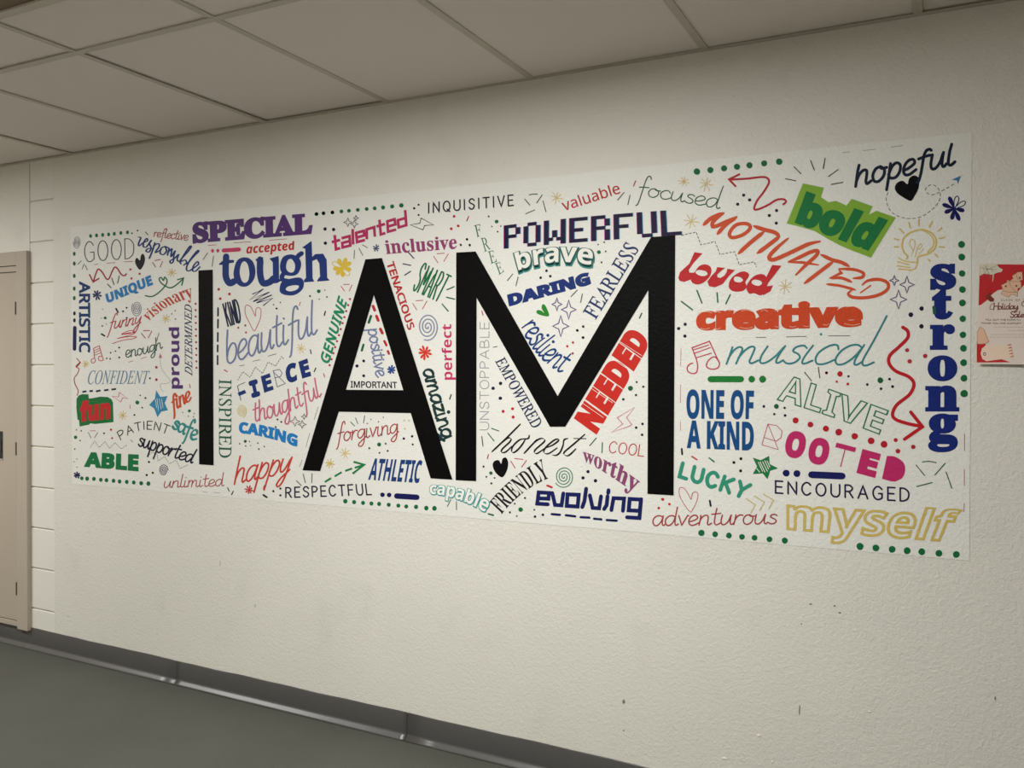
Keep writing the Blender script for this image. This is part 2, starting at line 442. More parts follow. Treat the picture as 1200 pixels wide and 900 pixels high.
# stroke lettering: grid units, x-height 10, ascender 20, descender -10; '~' smooth stroke
LOW = {
 'a': (10.5, ['~8.3,8.5 6,10 3,9.6 .6,7 .2,3 2,.2 4.5,.6 7,4 8.5,9', '~8.6,10 8,4 8.4,.8 9.6,.3 10.8,1.6']),
 'b': (9.5, ['~1.4,20 .6,12 .4,4 1.4,.8 4,0 7,1.6 8.4,5.4 7.4,9 4.6,9.8 1.6,7 .6,4']),
 'c': (8.5, ['~7.6,7.8 6,10 3,9.6 .5,6.5 .5,3 2.4,.2 5.4,.2 8.4,2.4']),
 'd': (11, ['~8.2,8.5 6,10 3,9.4 .5,6.5 .3,3 2,.2 4.5,.6 7,4 8.6,10', '~9.6,20 8.8,12 8.3,4 8.8,.8 10,.3 11.2,1.6']),
 'e': (9, ['~.4,3.6 4,4.6 7.4,7 6.6,9.6 4,10 1.4,7.8 .3,4 1.4,.8 4.4,0 8.8,2.4']),
 'f': (8, ['~8.6,17.5 7.4,20 5.4,19 4.2,14 3.4,6 2.6,-2 1.6,-8 .4,-9.4', '~.4,9.2 4,9.8 8,10.2']),
 'g': (10, ['~8.3,8.5 6,10 3,9.6 .6,7 .2,3.4 2,.8 4.5,1.2 7,4.4 8.5,9.6', '~8.7,10 8.2,0 7.2,-6 4.6,-9.4 1.6,-8.6 1.6,-6 5,-2.6 10,1.6']),
 'h': (10.5, ['~1.6,20 .9,10 .3,0', '~.4,3 2,7.4 4.6,9.9 7,9.2 7.2,5 7,2 8,.2 10.6,1.6']),
 'i': (5, ['~1.2,10 .5,4 1,.6 2.4,.1 4.8,1.8', 'o1.6,14.5']),
 'k': (9.5, ['~1.6,20 .9,10 .3,0', '7.4,10 1,5 8,0']),
 'l': (5, ['~2,20 1,10 .5,3 1.4,.4 3,.3 5,1.8']),
 'm': (15, ['~1,10 .8,5 .2,0', '~.4,3 2,8 4,10 5.6,8.6 5.4,4 5,0', '~5.2,3.4 7,8 9,10 10.8,9 11,4 11,1.4 12.4,.1 15,1.8']),
 'n': (10.5, ['~1,10 .8,5 .2,0', '~.4,3 2,7.6 4.6,9.9 7,9.2 7.3,5 7.1,1.6 8.2,.1 10.5,1.8']),
 'o': (9.6, ['~5,9.9 2,9 .3,5 1.6,.9 4.6,.1 7.6,3 7.8,7.4 5,9.9 6,8.4 9.4,8.4']),
 'p': (9.8, ['~1.6,11 1,2 .2,-10', '~.8,3 2.6,7.8 5.4,10 8.2,8 8.2,3.6 6,.4 3,.2 1,1.8']),
 'r': (7.4, ['~1.2,10 .8,5 .2,0', '~.4,3 2,7.4 4.4,9.8 7,9.4']),
 's': (7.8, ['~7,8.6 5,10 2.4,9.2 2,7 5,5.2 6.6,3 5.4,.5 2.6,0 .2,1.6']),
 't': (7.4, ['~3.4,18 2.6,10 2.3,3 3.4,.4 5,.3 7.2,1.8', '~-.4,11 3,11.4 7,12']),
 'u': (11, ['~1,10 .4,4 1.4,.5 4,.5 6.6,4 8,9', '~8.4,10 7.9,4 8.4,.8 9.6,.3 11,1.8']),
 'v': (8.6, ['.2,10 3.2,0 7.6,10 8.6,9.6']),
 'w': (12, ['~.4,10 1,3 2.6,0 4.8,3 6,8 6.4,3 8,.2 10.4,4 11.4,10']),
 'y': (10.4, ['~.8,10 .7,4.6 2.4,1.4 5.2,2.6 8,9', '~8.6,10 8,0 6.8,-7 4.2,-9.8 1.8,-8 4,-3.4 10.4,1.8']),
 'z': (8.6, ['.6,9.8 7.4,9.8 .4,.2 8.2,.4']),
}
CAP = {
 'A': (13, ['0,0 6.2,20 12.4,0', '2.2,7 10.2,7']),
 'B': (11, ['~.2,0 .1,10 .2,20', '~.2,20 6,19.6 9,16 6.6,11 .2,10.4', '~.2,10.4 7,10.2 10.4,6 8,1 .2,0']),
 'C': (12, ['~11.4,16.4 8,20 4,19.4 .6,14 .4,7 3.4,1 7.4,0 11.4,3.4']),
 'D': (12, ['~.2,0 .1,10 .2,20', '~.2,20 6,19.4 10.6,15 11.4,10 10,4 5,.4 .2,0']),
 'E': (10, ['9.6,20 .4,20 .4,0 9.8,0', '.4,10.4 8.4,10.4']),
 'F': (9.6, ['9.4,20 .4,20 .4,0', '.4,10.4 8,10.4']),
 'G': (12.6, ['~11.6,16.2 8,20 4,19.4 .6,14 .4,7 3.4,1 7.4,0 11.8,2.6', '11.8,2.6 11.8,9.4 7.4,9.4']),
 'H': (12, ['.4,0 .4,20', '11.4,0 11.4,20', '.4,10.4 11.4,10.4']),
 'I': (2.4, ['1,0 1,20']),
 'J': (8, ['~7,20 7,6 5,.6 2,.4 .4,4']),
 'K': (11.4, ['.4,0 .4,20', '10.6,20 .6,8.6', '3.6,11.6 11.4,0']),
 'L': (9, ['.4,20 .4,0 9,0']),
 'M': (14, ['.4,0 1.6,20 7,6 12.4,20 13.6,0']),
 'N': (12, ['.4,0 .4,20 11.4,0 11.4,20']),
 'O': (13, ['@6.5,10 6.2,10']),
 'P': (10.4, ['.4,0 .4,20', '~.4,20 6.4,19.6 9.8,15.4 7,10 .4,9']),
 'Q': (13, ['@6.5,10 6.2,10', '7.4,4 12.4,-1']),
 'R': (11, ['.4,0 .4,20', '~.4,20 6.4,19.6 9.8,15.4 7,10.4 .4,9.8', '5.2,9.8 10.6,0']),
 'S': (10.6, ['~10,16.6 7,20 3,19.4 .8,15.6 3.4,11.6 8,9 10,5 7.4,.6 3.4,.2 .4,3.6']),
 'T': (11.4, ['0,20 11.4,20', '5.7,20 5.7,0']),
 'U': (12, ['~.4,20 .4,12 .6,5 3.4,.6 6,0 8.8,.6 11.4,5 11.6,12 11.6,20']),
 'V': (12, ['0,20 6,0 12,20']),
 'W': (16, ['0,20 4,0 8,18 12,0 16,20']),
 'X': (11, ['0,20 11,0', '11,20 0,0']),
 'Y': (11.4, ['0,20 5.7,9.4 11.4,20', '5.7,9.4 5.7,0']),
}
def hand(s, cr, base, top, rgb, w=1.0, asc=1.0, gap=None, nib=None, slant=0.0, desc=None, lay=2, jit=0.0, into=None, des=1.0, alt=None, label=None, taper=None, dsc=None, place=None, parent=None, ang=0.7):
    up_ = s.isupper() or s.replace(' ', '').isupper()
    T_ = CAP if up_ else LOW
    gap = (3.2 if up_ else 0.0) if gap is None else gap
    hgt = 20.0 if up_ else 10.0
    strokes = []; x = 0.0
    for c in s:
        if c == ' ': x += 7; continue
        adv, st = T_[c] if c in T_ else CAP[c]
        for q in st:
            if q[0] == '@':
                c0, r0 = q[1:].split(); cx_, cy_ = map(float, c0.split(',')); rx, ry = map(float, r0.split(','))
                P_ = [(x + cx_ + rx * math.cos(a) , cy_ + ry * math.sin(a)) for a in [2 * math.pi * i / 28 for i in range(28)]]
                strokes.append((P_, True)); continue
            if q[0] == 'o':
                a, b = map(float, q[1:].split(',')); strokes.append(([(x + a, b)], False)); continue
            sm = q[0] == '~'
            P_ = [tuple(map(float, p.split(','))) for p in q.lstrip('~').split()]
            P_ = [(x + a, b) for a, b in P_]
            if sm: P_ = catmull(P_, False, 6)
            else:
                Q2 = []
                for i in range(len(P_) - 1):
                    for j in range(4): Q2.append(tuple(P_[i][c_] + (P_[i + 1][c_] - P_[i][c_]) * j / 4 for c_ in (0, 1)))
                P_ = Q2 + [P_[-1]]
            strokes.append((P_, False))
        x += adv + gap
    tot = x - gap
    Bp, Tp = pts(cr, base), pts(cr, top)
    fl = into or Flat(); w = w * (1.12 if w > 3 else 1.25)
    for P_, cl_ in strokes:
        O = []
        for a, b in P_:
            v = b / hgt
            if v > 1: v = 1 + (v - 1) * asc
            if v < 0: v = v * des
            O.append(warp(Bp, Tp, (a + slant * v * 10) / tot, v))
        if len(O) == 1: fl.disc(O[0][0], O[0][1], w * .65, n=8)
        else: fl.stroke(O, w, closed=cl_, nib=nib, taper=taper, ang=ang)
    if into is None:
        return fl.obj('printed_word', rgb, parent or mural, lay, label or '%s printed word %s' % (desc or 'coloured', s), place=place)
    return fl

# lettering drawn stroke by stroke: list of (crop, kind, width, points); kinds: '-' straight, '~' smooth, 'c' closed, 'f' filled, 'F' filled smooth, 'r' ring
def ring(fl, outer, inner, n=30):
    O, I = catmull(outer, True, 12), catmull(inner, True, 12)
    cx_ = sum(p[0] for p in I) / len(I); cy_ = sum(p[1] for p in I) / len(I)
    def samp(P_, a):
        return min(P_, key=lambda p: abs((math.atan2(p[1] - cy_, p[0] - cx_) - a + math.pi) % (2 * math.pi) - math.pi))
    A_ = [-math.pi + 2 * math.pi * i / n for i in range(n)]
    o_, i_ = [samp(O, a) for a in A_], [samp(I, a) for a in A_]
    b = len(fl.v); fl.v += o_ + i_; fl.z += [.2] * (2 * n)
    for k in range(n): fl.f.append((b + k, b + (k + 1) % n, b + n + (k + 1) % n, b + n + k))
def trace(rgb, label, items, nib=None, ang=0.0, taper=None, caps=True):
    fl = Flat()
    for cr, kind, w, q in items:
        if kind == 'r':
            a, b = q.split('|'); ring(fl, pts(cr, a), pts(cr, b)); continue
        P_ = pts(cr, q)
        if kind == 'f': fl.face(P_)
        elif kind == 'F': fl.face(catmull(P_, True, 3))
        elif kind == 'c': fl.stroke(P_, w, closed=True, nib=nib, ang=ang)
        elif kind == 'C': fl.stroke(catmull(P_, True, 6), w, closed=True, nib=nib, ang=ang)
        else: fl.stroke(catmull(P_) if kind == '~' else P_, w, nib=nib, ang=ang, taper=taper, caps=caps)
    return fl.obj('printed_word', rgb, mural, 2, label)

# ------------------------------------------------------------------ doodle helpers
def dots(cr, s, rgb, name='dot_cluster', each=False, label=None, ry=1.0):
    """s: 'x,y,r' in crop units"""
    ox, oy, k = CR[cr]; fl = Flat()
    for q in s.split():
        x, y, r = map(float, q.split(','))
        if each or name == 'dot_cluster':
            fl = Flat(); fl.disc(ox + x / k, oy + y / k, r / k, r / k * ry, n=16, wob=.03)
            fl.obj(name if each else ('tiny_dot' if r / k < 1.6 else 'small_dot'), rgb, mural, 2)
        else: fl.disc(ox + x / k, oy + y / k, r / k, r / k * ry, n=12, wob=.05)
    if not each and name != 'dot_cluster': fl.obj(name, rgb, mural, 2, label)['kind'] = 'stuff'
def lines(cr, s, rgb, w=.8, name='ray_marks', label=None, smooth=False, lay=2, caps=True, taper=None, each=False):
    """strokes separated by ';'"""
    fl = Flat()
    for q in s.split(';'):
        P_ = pts(cr, q)
        if smooth: P_ = catmull(P_)
        if each: fl = Flat()
        fl.stroke(P_, w, caps=caps, taper=taper)
        if each: fl.obj(name, rgb, mural, lay, label)
    if not each: return fl.obj(name, rgb, mural, lay, label)
def poly(cr, s, rgb, name, lay=2, smooth=False, label=None, parent=None, place=None, m=None):
    P_ = pts(cr, s)
    if smooth: P_ = catmull(P_, True)
    fl = Flat(); fl.face(P_)
    return fl.obj(name, rgb, parent or mural, lay, label, place, m)
def outline(cr, s, rgb, w, name, smooth=False, label=None, lay=2):
    P_ = pts(cr, s)
    if smooth: P_ = catmull(P_, True)
    fl = Flat(); fl.stroke(P_, w, closed=True)
    return fl.obj(name, rgb, mural, lay, label)
def dashed(cr, s, rgb, w=.6, on=2.2, off=1.5, smooth=False, name='dashed_line', label=None):
    P_ = pts(cr, s)
    if smooth: P_ = catmull(P_, False, 10)
    fl = Flat(); cur = [P_[0]]; on_ = True; left = on
    for i in range(len(P_) - 1):
        a, b = P_[i], P_[i + 1]; d = math.hypot(b[0] - a[0], b[1] - a[1]); t = 0.0
        if d < 1e-6: continue
        while d - t > left:
            t += left; p = (a[0] + (b[0] - a[0]) * t / d, a[1] + (b[1] - a[1]) * t / d)
            if on_: cur.append(p); fl.stroke(cur, w, caps=False)
            cur = [p]; on_ = not on_; left = on if on_ else off
        left -= d - t
        if on_: cur.append(b)
    if on_ and len(cur) > 1: fl.stroke(cur, w, caps=False)
    fl.obj(name, rgb, mural, 2, label)
def spiral(cr, x, y, rx, ry, rgb, w, turns=3, a0=0.0):
    ox, oy, k = CR[cr]; P_ = []
    n = int(turns * 22)
    for i in range(n + 1):
        t = i / n; a = a0 + t * turns * 2 * math.pi
        P_.append((ox + (x + rx * (0.06 + .94 * t) * math.cos(a)) / k, oy + (y + ry * (0.06 + .94 * t) * math.sin(a)) / k))
    fl = Flat(); fl.stroke(P_, w); fl.obj('printed_spiral', rgb, mural, 2)
def sunstar(cr, x, y, R, rgb=YEL, w=.55, n=8):
    ox, oy, k = CR[cr]; fl = Flat(); rnd = random.Random(int(x * 7 + y))
    for i in range(n):
        a = 2 * math.pi * (i + rnd.uniform(-.12, .12)) / n + .2; r = R * rnd.uniform(.8, 1.1)
        fl.stroke([(ox + (x + r * .12 * math.cos(a)) / k, oy + (y + r * .12 * math.sin(a)) / k), (ox + (x + r * math.cos(a)) / k, oy + (y + r * math.sin(a)) / k)], w, caps=True)
    fl.obj('printed_star', rgb, mural, 2)
def petal(cr, x, y, R, rgb, n=8, fat=.2, a0=.2, hollow=()):
    ox, oy, k = CR[cr]; fl = Flat(); rnd = random.Random(int(x + y * 3))
    for i in range(n):
        a = a0 + 2 * math.pi * i / n + rnd.uniform(-.1, .1); r = R * rnd.uniform(.82, 1.06); h = R * fat
        c, s_ = math.cos(a), math.sin(a); P_ = []
        for t, q in ((0, .25), (.3, .6), (.6, 1), (.85, .95), (1, .25), (1, -.25), (.85, -.95), (.6, -1), (.3, -.6), (0, -.25)):
            P_.append((ox + (x + r * t * c - h * q * s_) / k, oy + (y + r * t * s_ + h * q * c) / k))
        if i in hollow: fl.stroke(P_, R * .07 / k, closed=True)
        else: fl.face(P_)
    fl.obj('printed_flower', rgb, mural, 2)
def sparkle(cr, x, y, rx, ry, rgb=PURP, w=.8):
    ox, oy, k = CR[cr]; P_ = []
    for i in range(4):
        a = i * math.pi / 2
        for t in range(5):
            b = a + t / 5 * math.pi / 2; q = 1 - .62 * math.sin(t / 5 * math.pi) ** .7
            P_.append((ox + (x + rx * q * math.cos(b)) / k, oy + (y + ry * q * math.sin(b)) / k))
    fl = Flat(); fl.stroke(P_, w, closed=True); fl.obj('printed_sparkle', rgb, mural, 2)
def hatch_star(cr, s, rgb, hl):
    o = poly(cr, s, rgb, 'printed_star', 2, label='solid star with white hatch lines')
    lines(cr, hl, WHITE, .55, 'hatch_lines', lay=4)

# ------------------------------------------------------------------ the big black letters
def big(s, holes=None, lab=''):
    fl = Flat()
    for q in s: fl.face(pts('P', q))
    fl.obj('block_letter', (9, 9, 9), mural, 6, lab)
big(['233,317 249.8,316 250.8,545.2 233.8,544'], lab='tall black letter I')
big(['428.6,304 448,302.4 438.6,346 406,456.7 397.4,482.4 375.6,552 355,551',
     '448,302.4 530.6,562 505,560.4 481.7,484 473,457.2 438.6,346',
     '406,456.7 473,457.2 481.7,484 397.4,482.4'], lab='tall black letter A')
big(['535,296 557.8,294.8 558.9,349 558.4,563.8 534.3,562.6', '557.8,294.8 653.8,464 662.7,500 644.8,500 558.9,349',
     '653.8,464 763.3,277.8 760,340 662.7,500', '763.3,277.8 791.5,276 789.5,580.4 759,578.6 760,340'], lab='tall black letter M')
# ------------------------------------------------------------------ left block: words
hand('GOOD', 'A', '105,408 412,384', '100,286 410,260', (58, 58, 72), .8, gap=4, desc='thin grey')
trace((34, 60, 118), 'navy script word responsible', [('a8', '~', 2.0, q) for q in (
 '92,232 132,240 100,325 108,362 165,318 232,285 222,250 182,300 170,368 212,382 255,330 292,280', '285,285 262,330 288,395 255,455 212,440 240,405 300,398', '345,318 310,430 262,548', '322,362 395,328 410,370 352,462 440,420',
 '500,368 440,400 425,470 470,495 520,440 505,375 560,400', '560,400 535,500', '535,470 600,405 592,470 590,525 640,450', '650,440 630,510 625,590 590,625 575,590 640,550 690,500', '705,495 680,560 705,598 760,540 850,440 892,375 870,372 800,470 728,600 740,632', '738,600 800,575 822,615 780,652',
 '830,640 930,520 1002,450 985,435 900,540 830,660 825,725 865,738 930,690', '925,700 1000,640 985,600 930,660 915,735 960,742 1022,680')], nib=.55, ang=0.0)
hand('reflective', 'A', '532,250 742,276', '535,222 752,244', RB, .75, asc=.95, desc='thin red script')
word('SPECIAL', 'b', 'C', '30,268 735,212', '26,156 733,98', PURP, bev=.055, desc='fat purple')
word('UNIQUE', 'ssb', 'A', '243,662 528,545', '230,608 512,488', BLU, bev=.04, desc='bold light blue')
word('visionary', 'b', 'A', '497,782 625,682 778,630', '470,742 590,642 765,570', (196, 70, 48), ref='x', bev=.0, asc=.6, desc='orange serif')
hand('funny', 'A', '252,826 450,790', '262,782 462,745', (182, 54, 66), .9, asc=1.15, slant=.0, des=1.2, desc='thin red script')
word('proud', 'ssb', 'P', '210.6,455.5 210.2,383.5', '201.6,455.5 201.2,383.5', PURP, ref='x', bev=.01, asc=.9, desc='bold purple upright-reading')
word('DETERMINED', 'i', 'P', '225.6,441 225,357.5', '217,438 216.6,356', (38, 46, 84), bev=.01, desc='thin navy')
word('ARTISTIC', 'ss', 'P', '93.6,329.5 93.6,413.5', '106,329.5 106,413.5', (26, 56, 110), bev=.04, desc='navy downward-reading')
hand('enough', 'B', '305,130 400,112 500,80', '303,92 398,78 495,48', (44, 84, 74), .9, asc=1.0, desc='thin dark green')
word('CONFIDENT', 'i', 'B', '103,271 425,268', '110,199 432,201', (100, 132, 160), desc='thin grey-blue')
poly('Q', '120,330 150,282 200,262 288,265 292,325 340,320 450,298 560,303 612,335 632,380 640,655 380,682 312,672 300,690 165,718 155,628 135,622 118,460', (30, 112, 58), 'word_backdrop', 2, label='dark green patch behind the word fun')
word('fun', 'ssb', 'Q', '172,640 598,592', '170,432 600,378', (196, 42, 48), ref='x', bev=.05, asc=.95, lay=4, desc='fat red')
hand('PATIENT', 'B', '278,565 400,510 522,535', '258,525 398,468 540,492', BLK, .85, gap=5, desc='thin black arched')
hand('supported', 'B', '370,594 505,640 655,688', '376,552 520,598 672,648', (30, 34, 52), 1.5, asc=.75, des=.9, desc='black handwritten')
word('ABLE', 'ssb', 'B', '84,702 372,726', '90,628 373,642', (24, 116, 66), bev=.045, desc='heavy green')
hand('unlimited', 'P', '192,571.5 262.5,569.5', '193,564 263,561.5', RB, .85, asc=1.0, desc='red handwritten')
hand('fine', 'B', '552,414 652,352', '545,364 642,304', (206, 82, 48), 2.2, nib=.5, asc=.6, des=.8, desc='orange script')
hand('safe', 'B', '550,500 675,572', '562,460 690,520', TEAL, 2.5, nib=.5, asc=.9, desc='teal script')
word('accepted', 'ssbi', 'C', '345,336 635,312', '345,296 628,274', (196, 44, 44), ref='x', bev=.012, asc=.8, desc='small red')
trace((32, 56, 122), 'fat navy serif word tough', [
 ('a7', '~', 7.6, '302,405 298,500 302,570 330,612 368,596'), ('a7', 'f', 0, '246,462 290,425 318,382 325,430 365,432 362,452 320,458 300,470 250,470'),
 ('a7', 'r', 0, '360,530 385,440 440,410 500,430 530,500 520,580 470,635 410,635 370,590|408,530 420,462 445,440 470,465 483,530 475,590 450,610 425,595'),
 ('a7', '~', 7.6, '568,428 568,540 590,610 640,605 672,575'), ('a7', '-', 7.2, '690,430 692,580'), ('a7', 'f', 0, '530,425 590,408 595,460 545,452'), ('a7', 'f', 0, '640,420 712,400 715,450 665,448'), ('a7', 'f', 0, '680,560 740,590 700,612 665,615'),
 ('a7', 'r', 0, '722,480 745,410 800,388 850,400 885,440 885,490 855,545 795,555 740,535|770,480 785,432 815,425 840,470 832,520 805,530 780,515'), ('a7', '~', 5.4, '850,420 870,395 892,380'),
 ('a7', '~', 5.4, '760,530 738,560 748,588 790,598'), ('a7', 'r', 0, '720,650 740,600 830,572 890,572 910,610 895,665 835,705 765,705 725,685|768,655 790,637 840,628 872,634 855,662 810,676 775,670'),
 ('a7', 'f', 0, '895,335 970,282 975,420 978,575 992,600 910,606 910,590 926,570 920,345'), ('a7', 'f', 0, '970,410 1000,385 1060,382 1030,460 1010,425 975,440'), ('a7', 'f', 0, '1060,382 1088,430 1092,570 1112,592 1012,600 1015,588 1036,560 1030,460')])
hand('KIND', 'C', '238,762 316,736', '207,632 292,602', (30, 36, 66), 1.5, gap=5, desc='condensed dark')
hand('beautiful', 'P', '266,427 372,391', '265.5,404.5 371,368', BGR, 1.7, asc=.75, des=.75, desc='grey-blue script')
word('GENUINE', 'ss', 'P', '385,427.5 406.5,354.5', '375,421.5 397,345.5', (34, 136, 98), bev=.042, space=1.1, desc='green slanting')
word('INSPIRED', 'i', 'P', '257,444.5 257,536.5', '271.5,444.5 271.5,536.5', (40, 96, 76), uns=.22, bev=.006, desc='green serif downward-reading')
# FIERCE: every letter in a style of its own
f = Flat()
for q, w_ in (('262,235 304,216', .7), ('264,236 282,312', .9), ('268,280 306,264', 4.2)): f.stroke(pts('D', q), w_, caps=False)
for q, w_ in (('452,155 474,242', .7), ('452,155 486,148 500,168 490,186 462,192', .7), ('452,160 516,222 474,240', .7)): f.stroke(pts('D', q), w_)
word('I', 'mono', 'D', '338,292 384,278', '320,212 367,197', NAVY, bev=.07, into=f)
word('E', 'ssb', 'D', '404,268 454,251', '386,185 434,168', NAVY, bev=.03, into=f)
word('C', 'ssb', 'D', '524,218 582,200', '512,128 572,108', NAVY, bev=.05, into=f)
word('E', 'ssb', 'D', '604,192 652,178', '584,108 632,90', NAVY, bev=.04, into=f)
f.obj('printed_word', (27, 52, 114), mural, 2, 'navy word FIERCE in mixed lettering')
hand('thoughtful', 'D', '350,424 530,372 708,286', '348,366 520,310 694,232', (200, 104, 132), 1.4, asc=.8, desc='pink script')
word('CARING', 'ssb', 'D', '270,480 420,505 580,555', '272,424 425,448 583,496', (34, 126, 194), bev=.045, desc='heavy light blue')
hand('happy', 'D', '246,754 535,690', '258,675 562,608', (200, 66, 52), 1.6, asc=.85, des=.85, desc='orange-red script')
hand('RESPECTFUL', 'P', '335,583 435.5,579.5', '335,571.5 434,567', (36, 36, 58), 1.35, gap=6, desc='navy monoline')
# ------------------------------------------------------------------ around the A
trace((182, 52, 100), 'pink angular word talented', [('a5', '-', 3.2, q) for q in (
 '225,355 240,522 290,508', '190,438 290,412', '305,392 398,368 408,478 318,500 314,448 403,425', '435,285 441,465', '480,385 572,360 566,306 476,330 488,438 580,413',
 '602,405 600,290 688,262 696,375', '750,175 765,348 820,332', '715,255 815,225', '850,255 936,230 926,170 842,195 850,316 945,290', '1050,62 1064,240 975,265 965,182 1055,155')], caps=False)
hand('INQUISITIVE', 'P', '502,249.6 602,240.8', '502,238 601.6,228.6', (34, 34, 46), 1.3, gap=7, desc='black monoline')
word('inclusive', 'b', 'E', '415,388 828,356', '405,330 828,300', PPK, ref='x', bev=.01, asc=.75, desc='mauve serif')
word('TENACIOUS', 'ss', 'E', '416,440 545,838', '458,428 582,818', (182, 48, 52), bev=.034, desc='red slanting')
hand('SMART', 'E', '568,598 720,668', '632,440 795,520', (28, 110, 66), 1.5, gap=3.5, desc='condensed green')
hand('positive', 'P', '431.5,386 441.5,443', '440.5,384.5 450.5,441', BGR, 1.5, asc=.6, des=.8, desc='grey-blue slanting')
word('perfect', 'ssb', 'P', '530.4,445 529,380', '521.4,445 520.6,380', (196, 52, 104), ref='x', asc=.9, desc='pink upright-reading')
word('IMPORTANT', 'ss', 'G', '168,262 392,265', '168,231 390,235', (30, 30, 44), bev=.026, desc='small black')
hand('amazing', 'G', '516,182 610,520', '556,170 652,500', (26, 56, 54), 2.7, nib=.6, des=.6, desc='dark green script')
hand('forgiving', 'G', '102,522 250,502 398,480', '106,480 250,458 398,436', RB, 1.1, asc=1.2, des=.9, desc='thin red handwritten')
word('ATHLETIC', 'ssb', 'G', '252,703 497,718', '272,602 514,612', (26, 62, 122), bev=.01, desc='condensed navy slanted')
def shadow_word(s, cr, base, top, ref, bev, asc, dark, rim, sh, steps, desc):
    f = Flat()
    for i in range(steps, 0, -1):
        word(s, 'ssb', cr, base, top, dark, ref=ref, bev=bev, asc=asc, nb=.006, shift=(sh[0] * i / steps, sh[1] * i / steps), into=f)
    f.obj('word_shadow', dark, mural, 2)
    f = word(s, 'ssb', cr, base, top, rim, ref=ref, bev=bev, asc=asc, nb=.006, into=Flat()); f.obj('word_outline', rim, mural, 4)
    word(s, 'ssb', cr, base, top, WHITE, ref=ref, bev=.006, asc=asc, lay=6, desc=desc)
shadow_word('capable', 'P', '504,578.5 536,584.5 569,600', '504,568.5 539,572.5 575,588', 'x', .05, .6, (70, 150, 150), (70, 160, 160), (.2, .6), 2, 'white teal-edged')
# ------------------------------------------------------------------ around the M
hand('valuable', 'H', '548,213 845,118', '538,172 832,76', (186, 46, 44), 1.5, asc=.75, desc='red rounded') if False else word('valuable', 'ss', 'H', '545,213 845,118', '530,172 832,76', (186, 46, 44), ref='x', bev=.008, asc=.8, desc='red rounded')
hand('focused', 'P', '747,229 795,236 843,245', '749,218.5 797,226 846,233.5', DGRN, 1.0, asc=1.3, des=1.2, desc='thin green handwritten')
PIX = {'P': '1110 1001 1001 1110 1000 1000 1000', 'O': '0110 1001 1001 1001 1001 1001 0110', 'W': '10001 10001 10001 10101 10101 11011 10001',
       'E': '1111 1000 1000 1110 1000 1000 1111', 'R': '1110 1001 1001 1110 1001 1001 1001', 'F': '1111 1000 1000 1110 1000 1000 1000',
       'U': '1001 1001 1001 1001 1001 1001 0110', 'L': '1000 1000 1000 1000 1000 1000 1111'}
def pixel_word(s, base, top, n):
    layers = []
    for rgb, dx, lay in (((190, 70, 150), -.7, 2), ((70, 150, 190), .8, 2), ((26, 18, 56), 0, 4)):
        f = Flat(); x = 0
        for c in s:
            rws = PIX[c].split()
            for r, row in enumerate(rws):
                for q, b in enumerate(row):
                    if b == '1':
                        v1, v0 = (7 - r) / 7, (6 - r) / 7; u0, u1 = (x + q) / n, (x + q + 1) / n
                        if q == 0 or True: u1 = min(1.0, u1 + .002)
                        f.face([(p[0] + dx, p[1]) for p in (warp(base, top, u0, v0), warp(base, top, u1, v0), warp(base, top, u1, v1), warp(base, top, u0, v1))])
            x += len(rws[0]) + 1
        f.obj('printed_word' if lay == 4 else 'word_fringe', rgb, mural, lay, 'dark purple pixel-lettered word POWERFUL' if lay == 4 else None)
pixel_word('POWERFUL', pts('P', '591,291.6 688,283.2 799,275.4'), pts('P', '591,264.4 688,254 797,245.6'), 40)
shadow_word('brave', 'S', '180,366 590,272 1040,306', '135,196 590,100 1058,128', 'x', .05, .45, (62, 140, 136), (50, 96, 92), (.8, 3.6), 6, 'white teal-shadowed')
word('DARING', 'ssb', 'S', '66,783 1035,520', '42,655 1000,385', (24, 50, 116), bev=.06, desc='heavy navy')
word('FEARLESS', 'i', 'H', '712,786 940,415', '642,748 872,372', (40, 58, 104), uns=.22, bev=.012, desc='navy serif slanting')
f = Flat()
for c, b, t in (('F', '86,352 112,340', '68,290 102,282'), ('R', '126,430 158,412', '104,358 138,350'), ('E', '160,492 192,480', '142,428 174,420'), ('E', '202,550 230,532', '178,490 210,482')):
    word(c, 'i', 'H', b, t, DGRN, uns=.22, into=f)
f.obj('printed_word', (52, 112, 82), mural, 2, 'thin green staggered word FREE')
hand('resilient', 'P', '612,384 630,414 658,437', '624,374 643,402 667,424', (28, 62, 122), 2.3, nib=.55, asc=.65, desc='navy script')
hand('UNSTOPPABLE', 'P', '573,504 573.3,377.5', '562.6,504 562.8,377.5', (150, 150, 156), .75, gap=3.5, desc='thin grey upright-reading')
word('EMPOWERED', 'i', 'I', '158,130 332,442', '200,108 378,415', (40, 46, 86), uns=.22, bev=.014, desc='navy serif slanting')
trace((30, 28, 30), 'black calligraphic word honest', [('a4', '~', 2.1, q) for q in (
 '350,70 180,240 18,392', '120,300 200,235 240,240 225,280 140,360 130,400 180,395 250,330', '410,240 340,255 265,325 248,385 275,402 330,360 385,290 410,240', '410,245 445,235 455,200', '545,250 470,330 395,412',
 '455,340 560,250 620,240 630,275 530,365 515,402 550,412 640,350', '640,350 730,315 795,265 790,245 740,262 650,340 625,400 680,415 780,350', '905,238 862,255 850,320 815,400 770,435 728,432', '1105,190 980,300 868,395 870,432 920,435 1000,360', '978,238 1120,240')], nib=.2, ang=-.785, taper=.7)
word('FRIENDLY', 'b', 'I', '188,832 288,732 410,664', '130,778 236,670 372,578', (28, 28, 32), desc='black condensed serif')
hand('COOL', 'I', '678,548 838,566', '686,498 845,515', (186, 56, 52), .9, gap=3, slant=.0, desc='thin red')
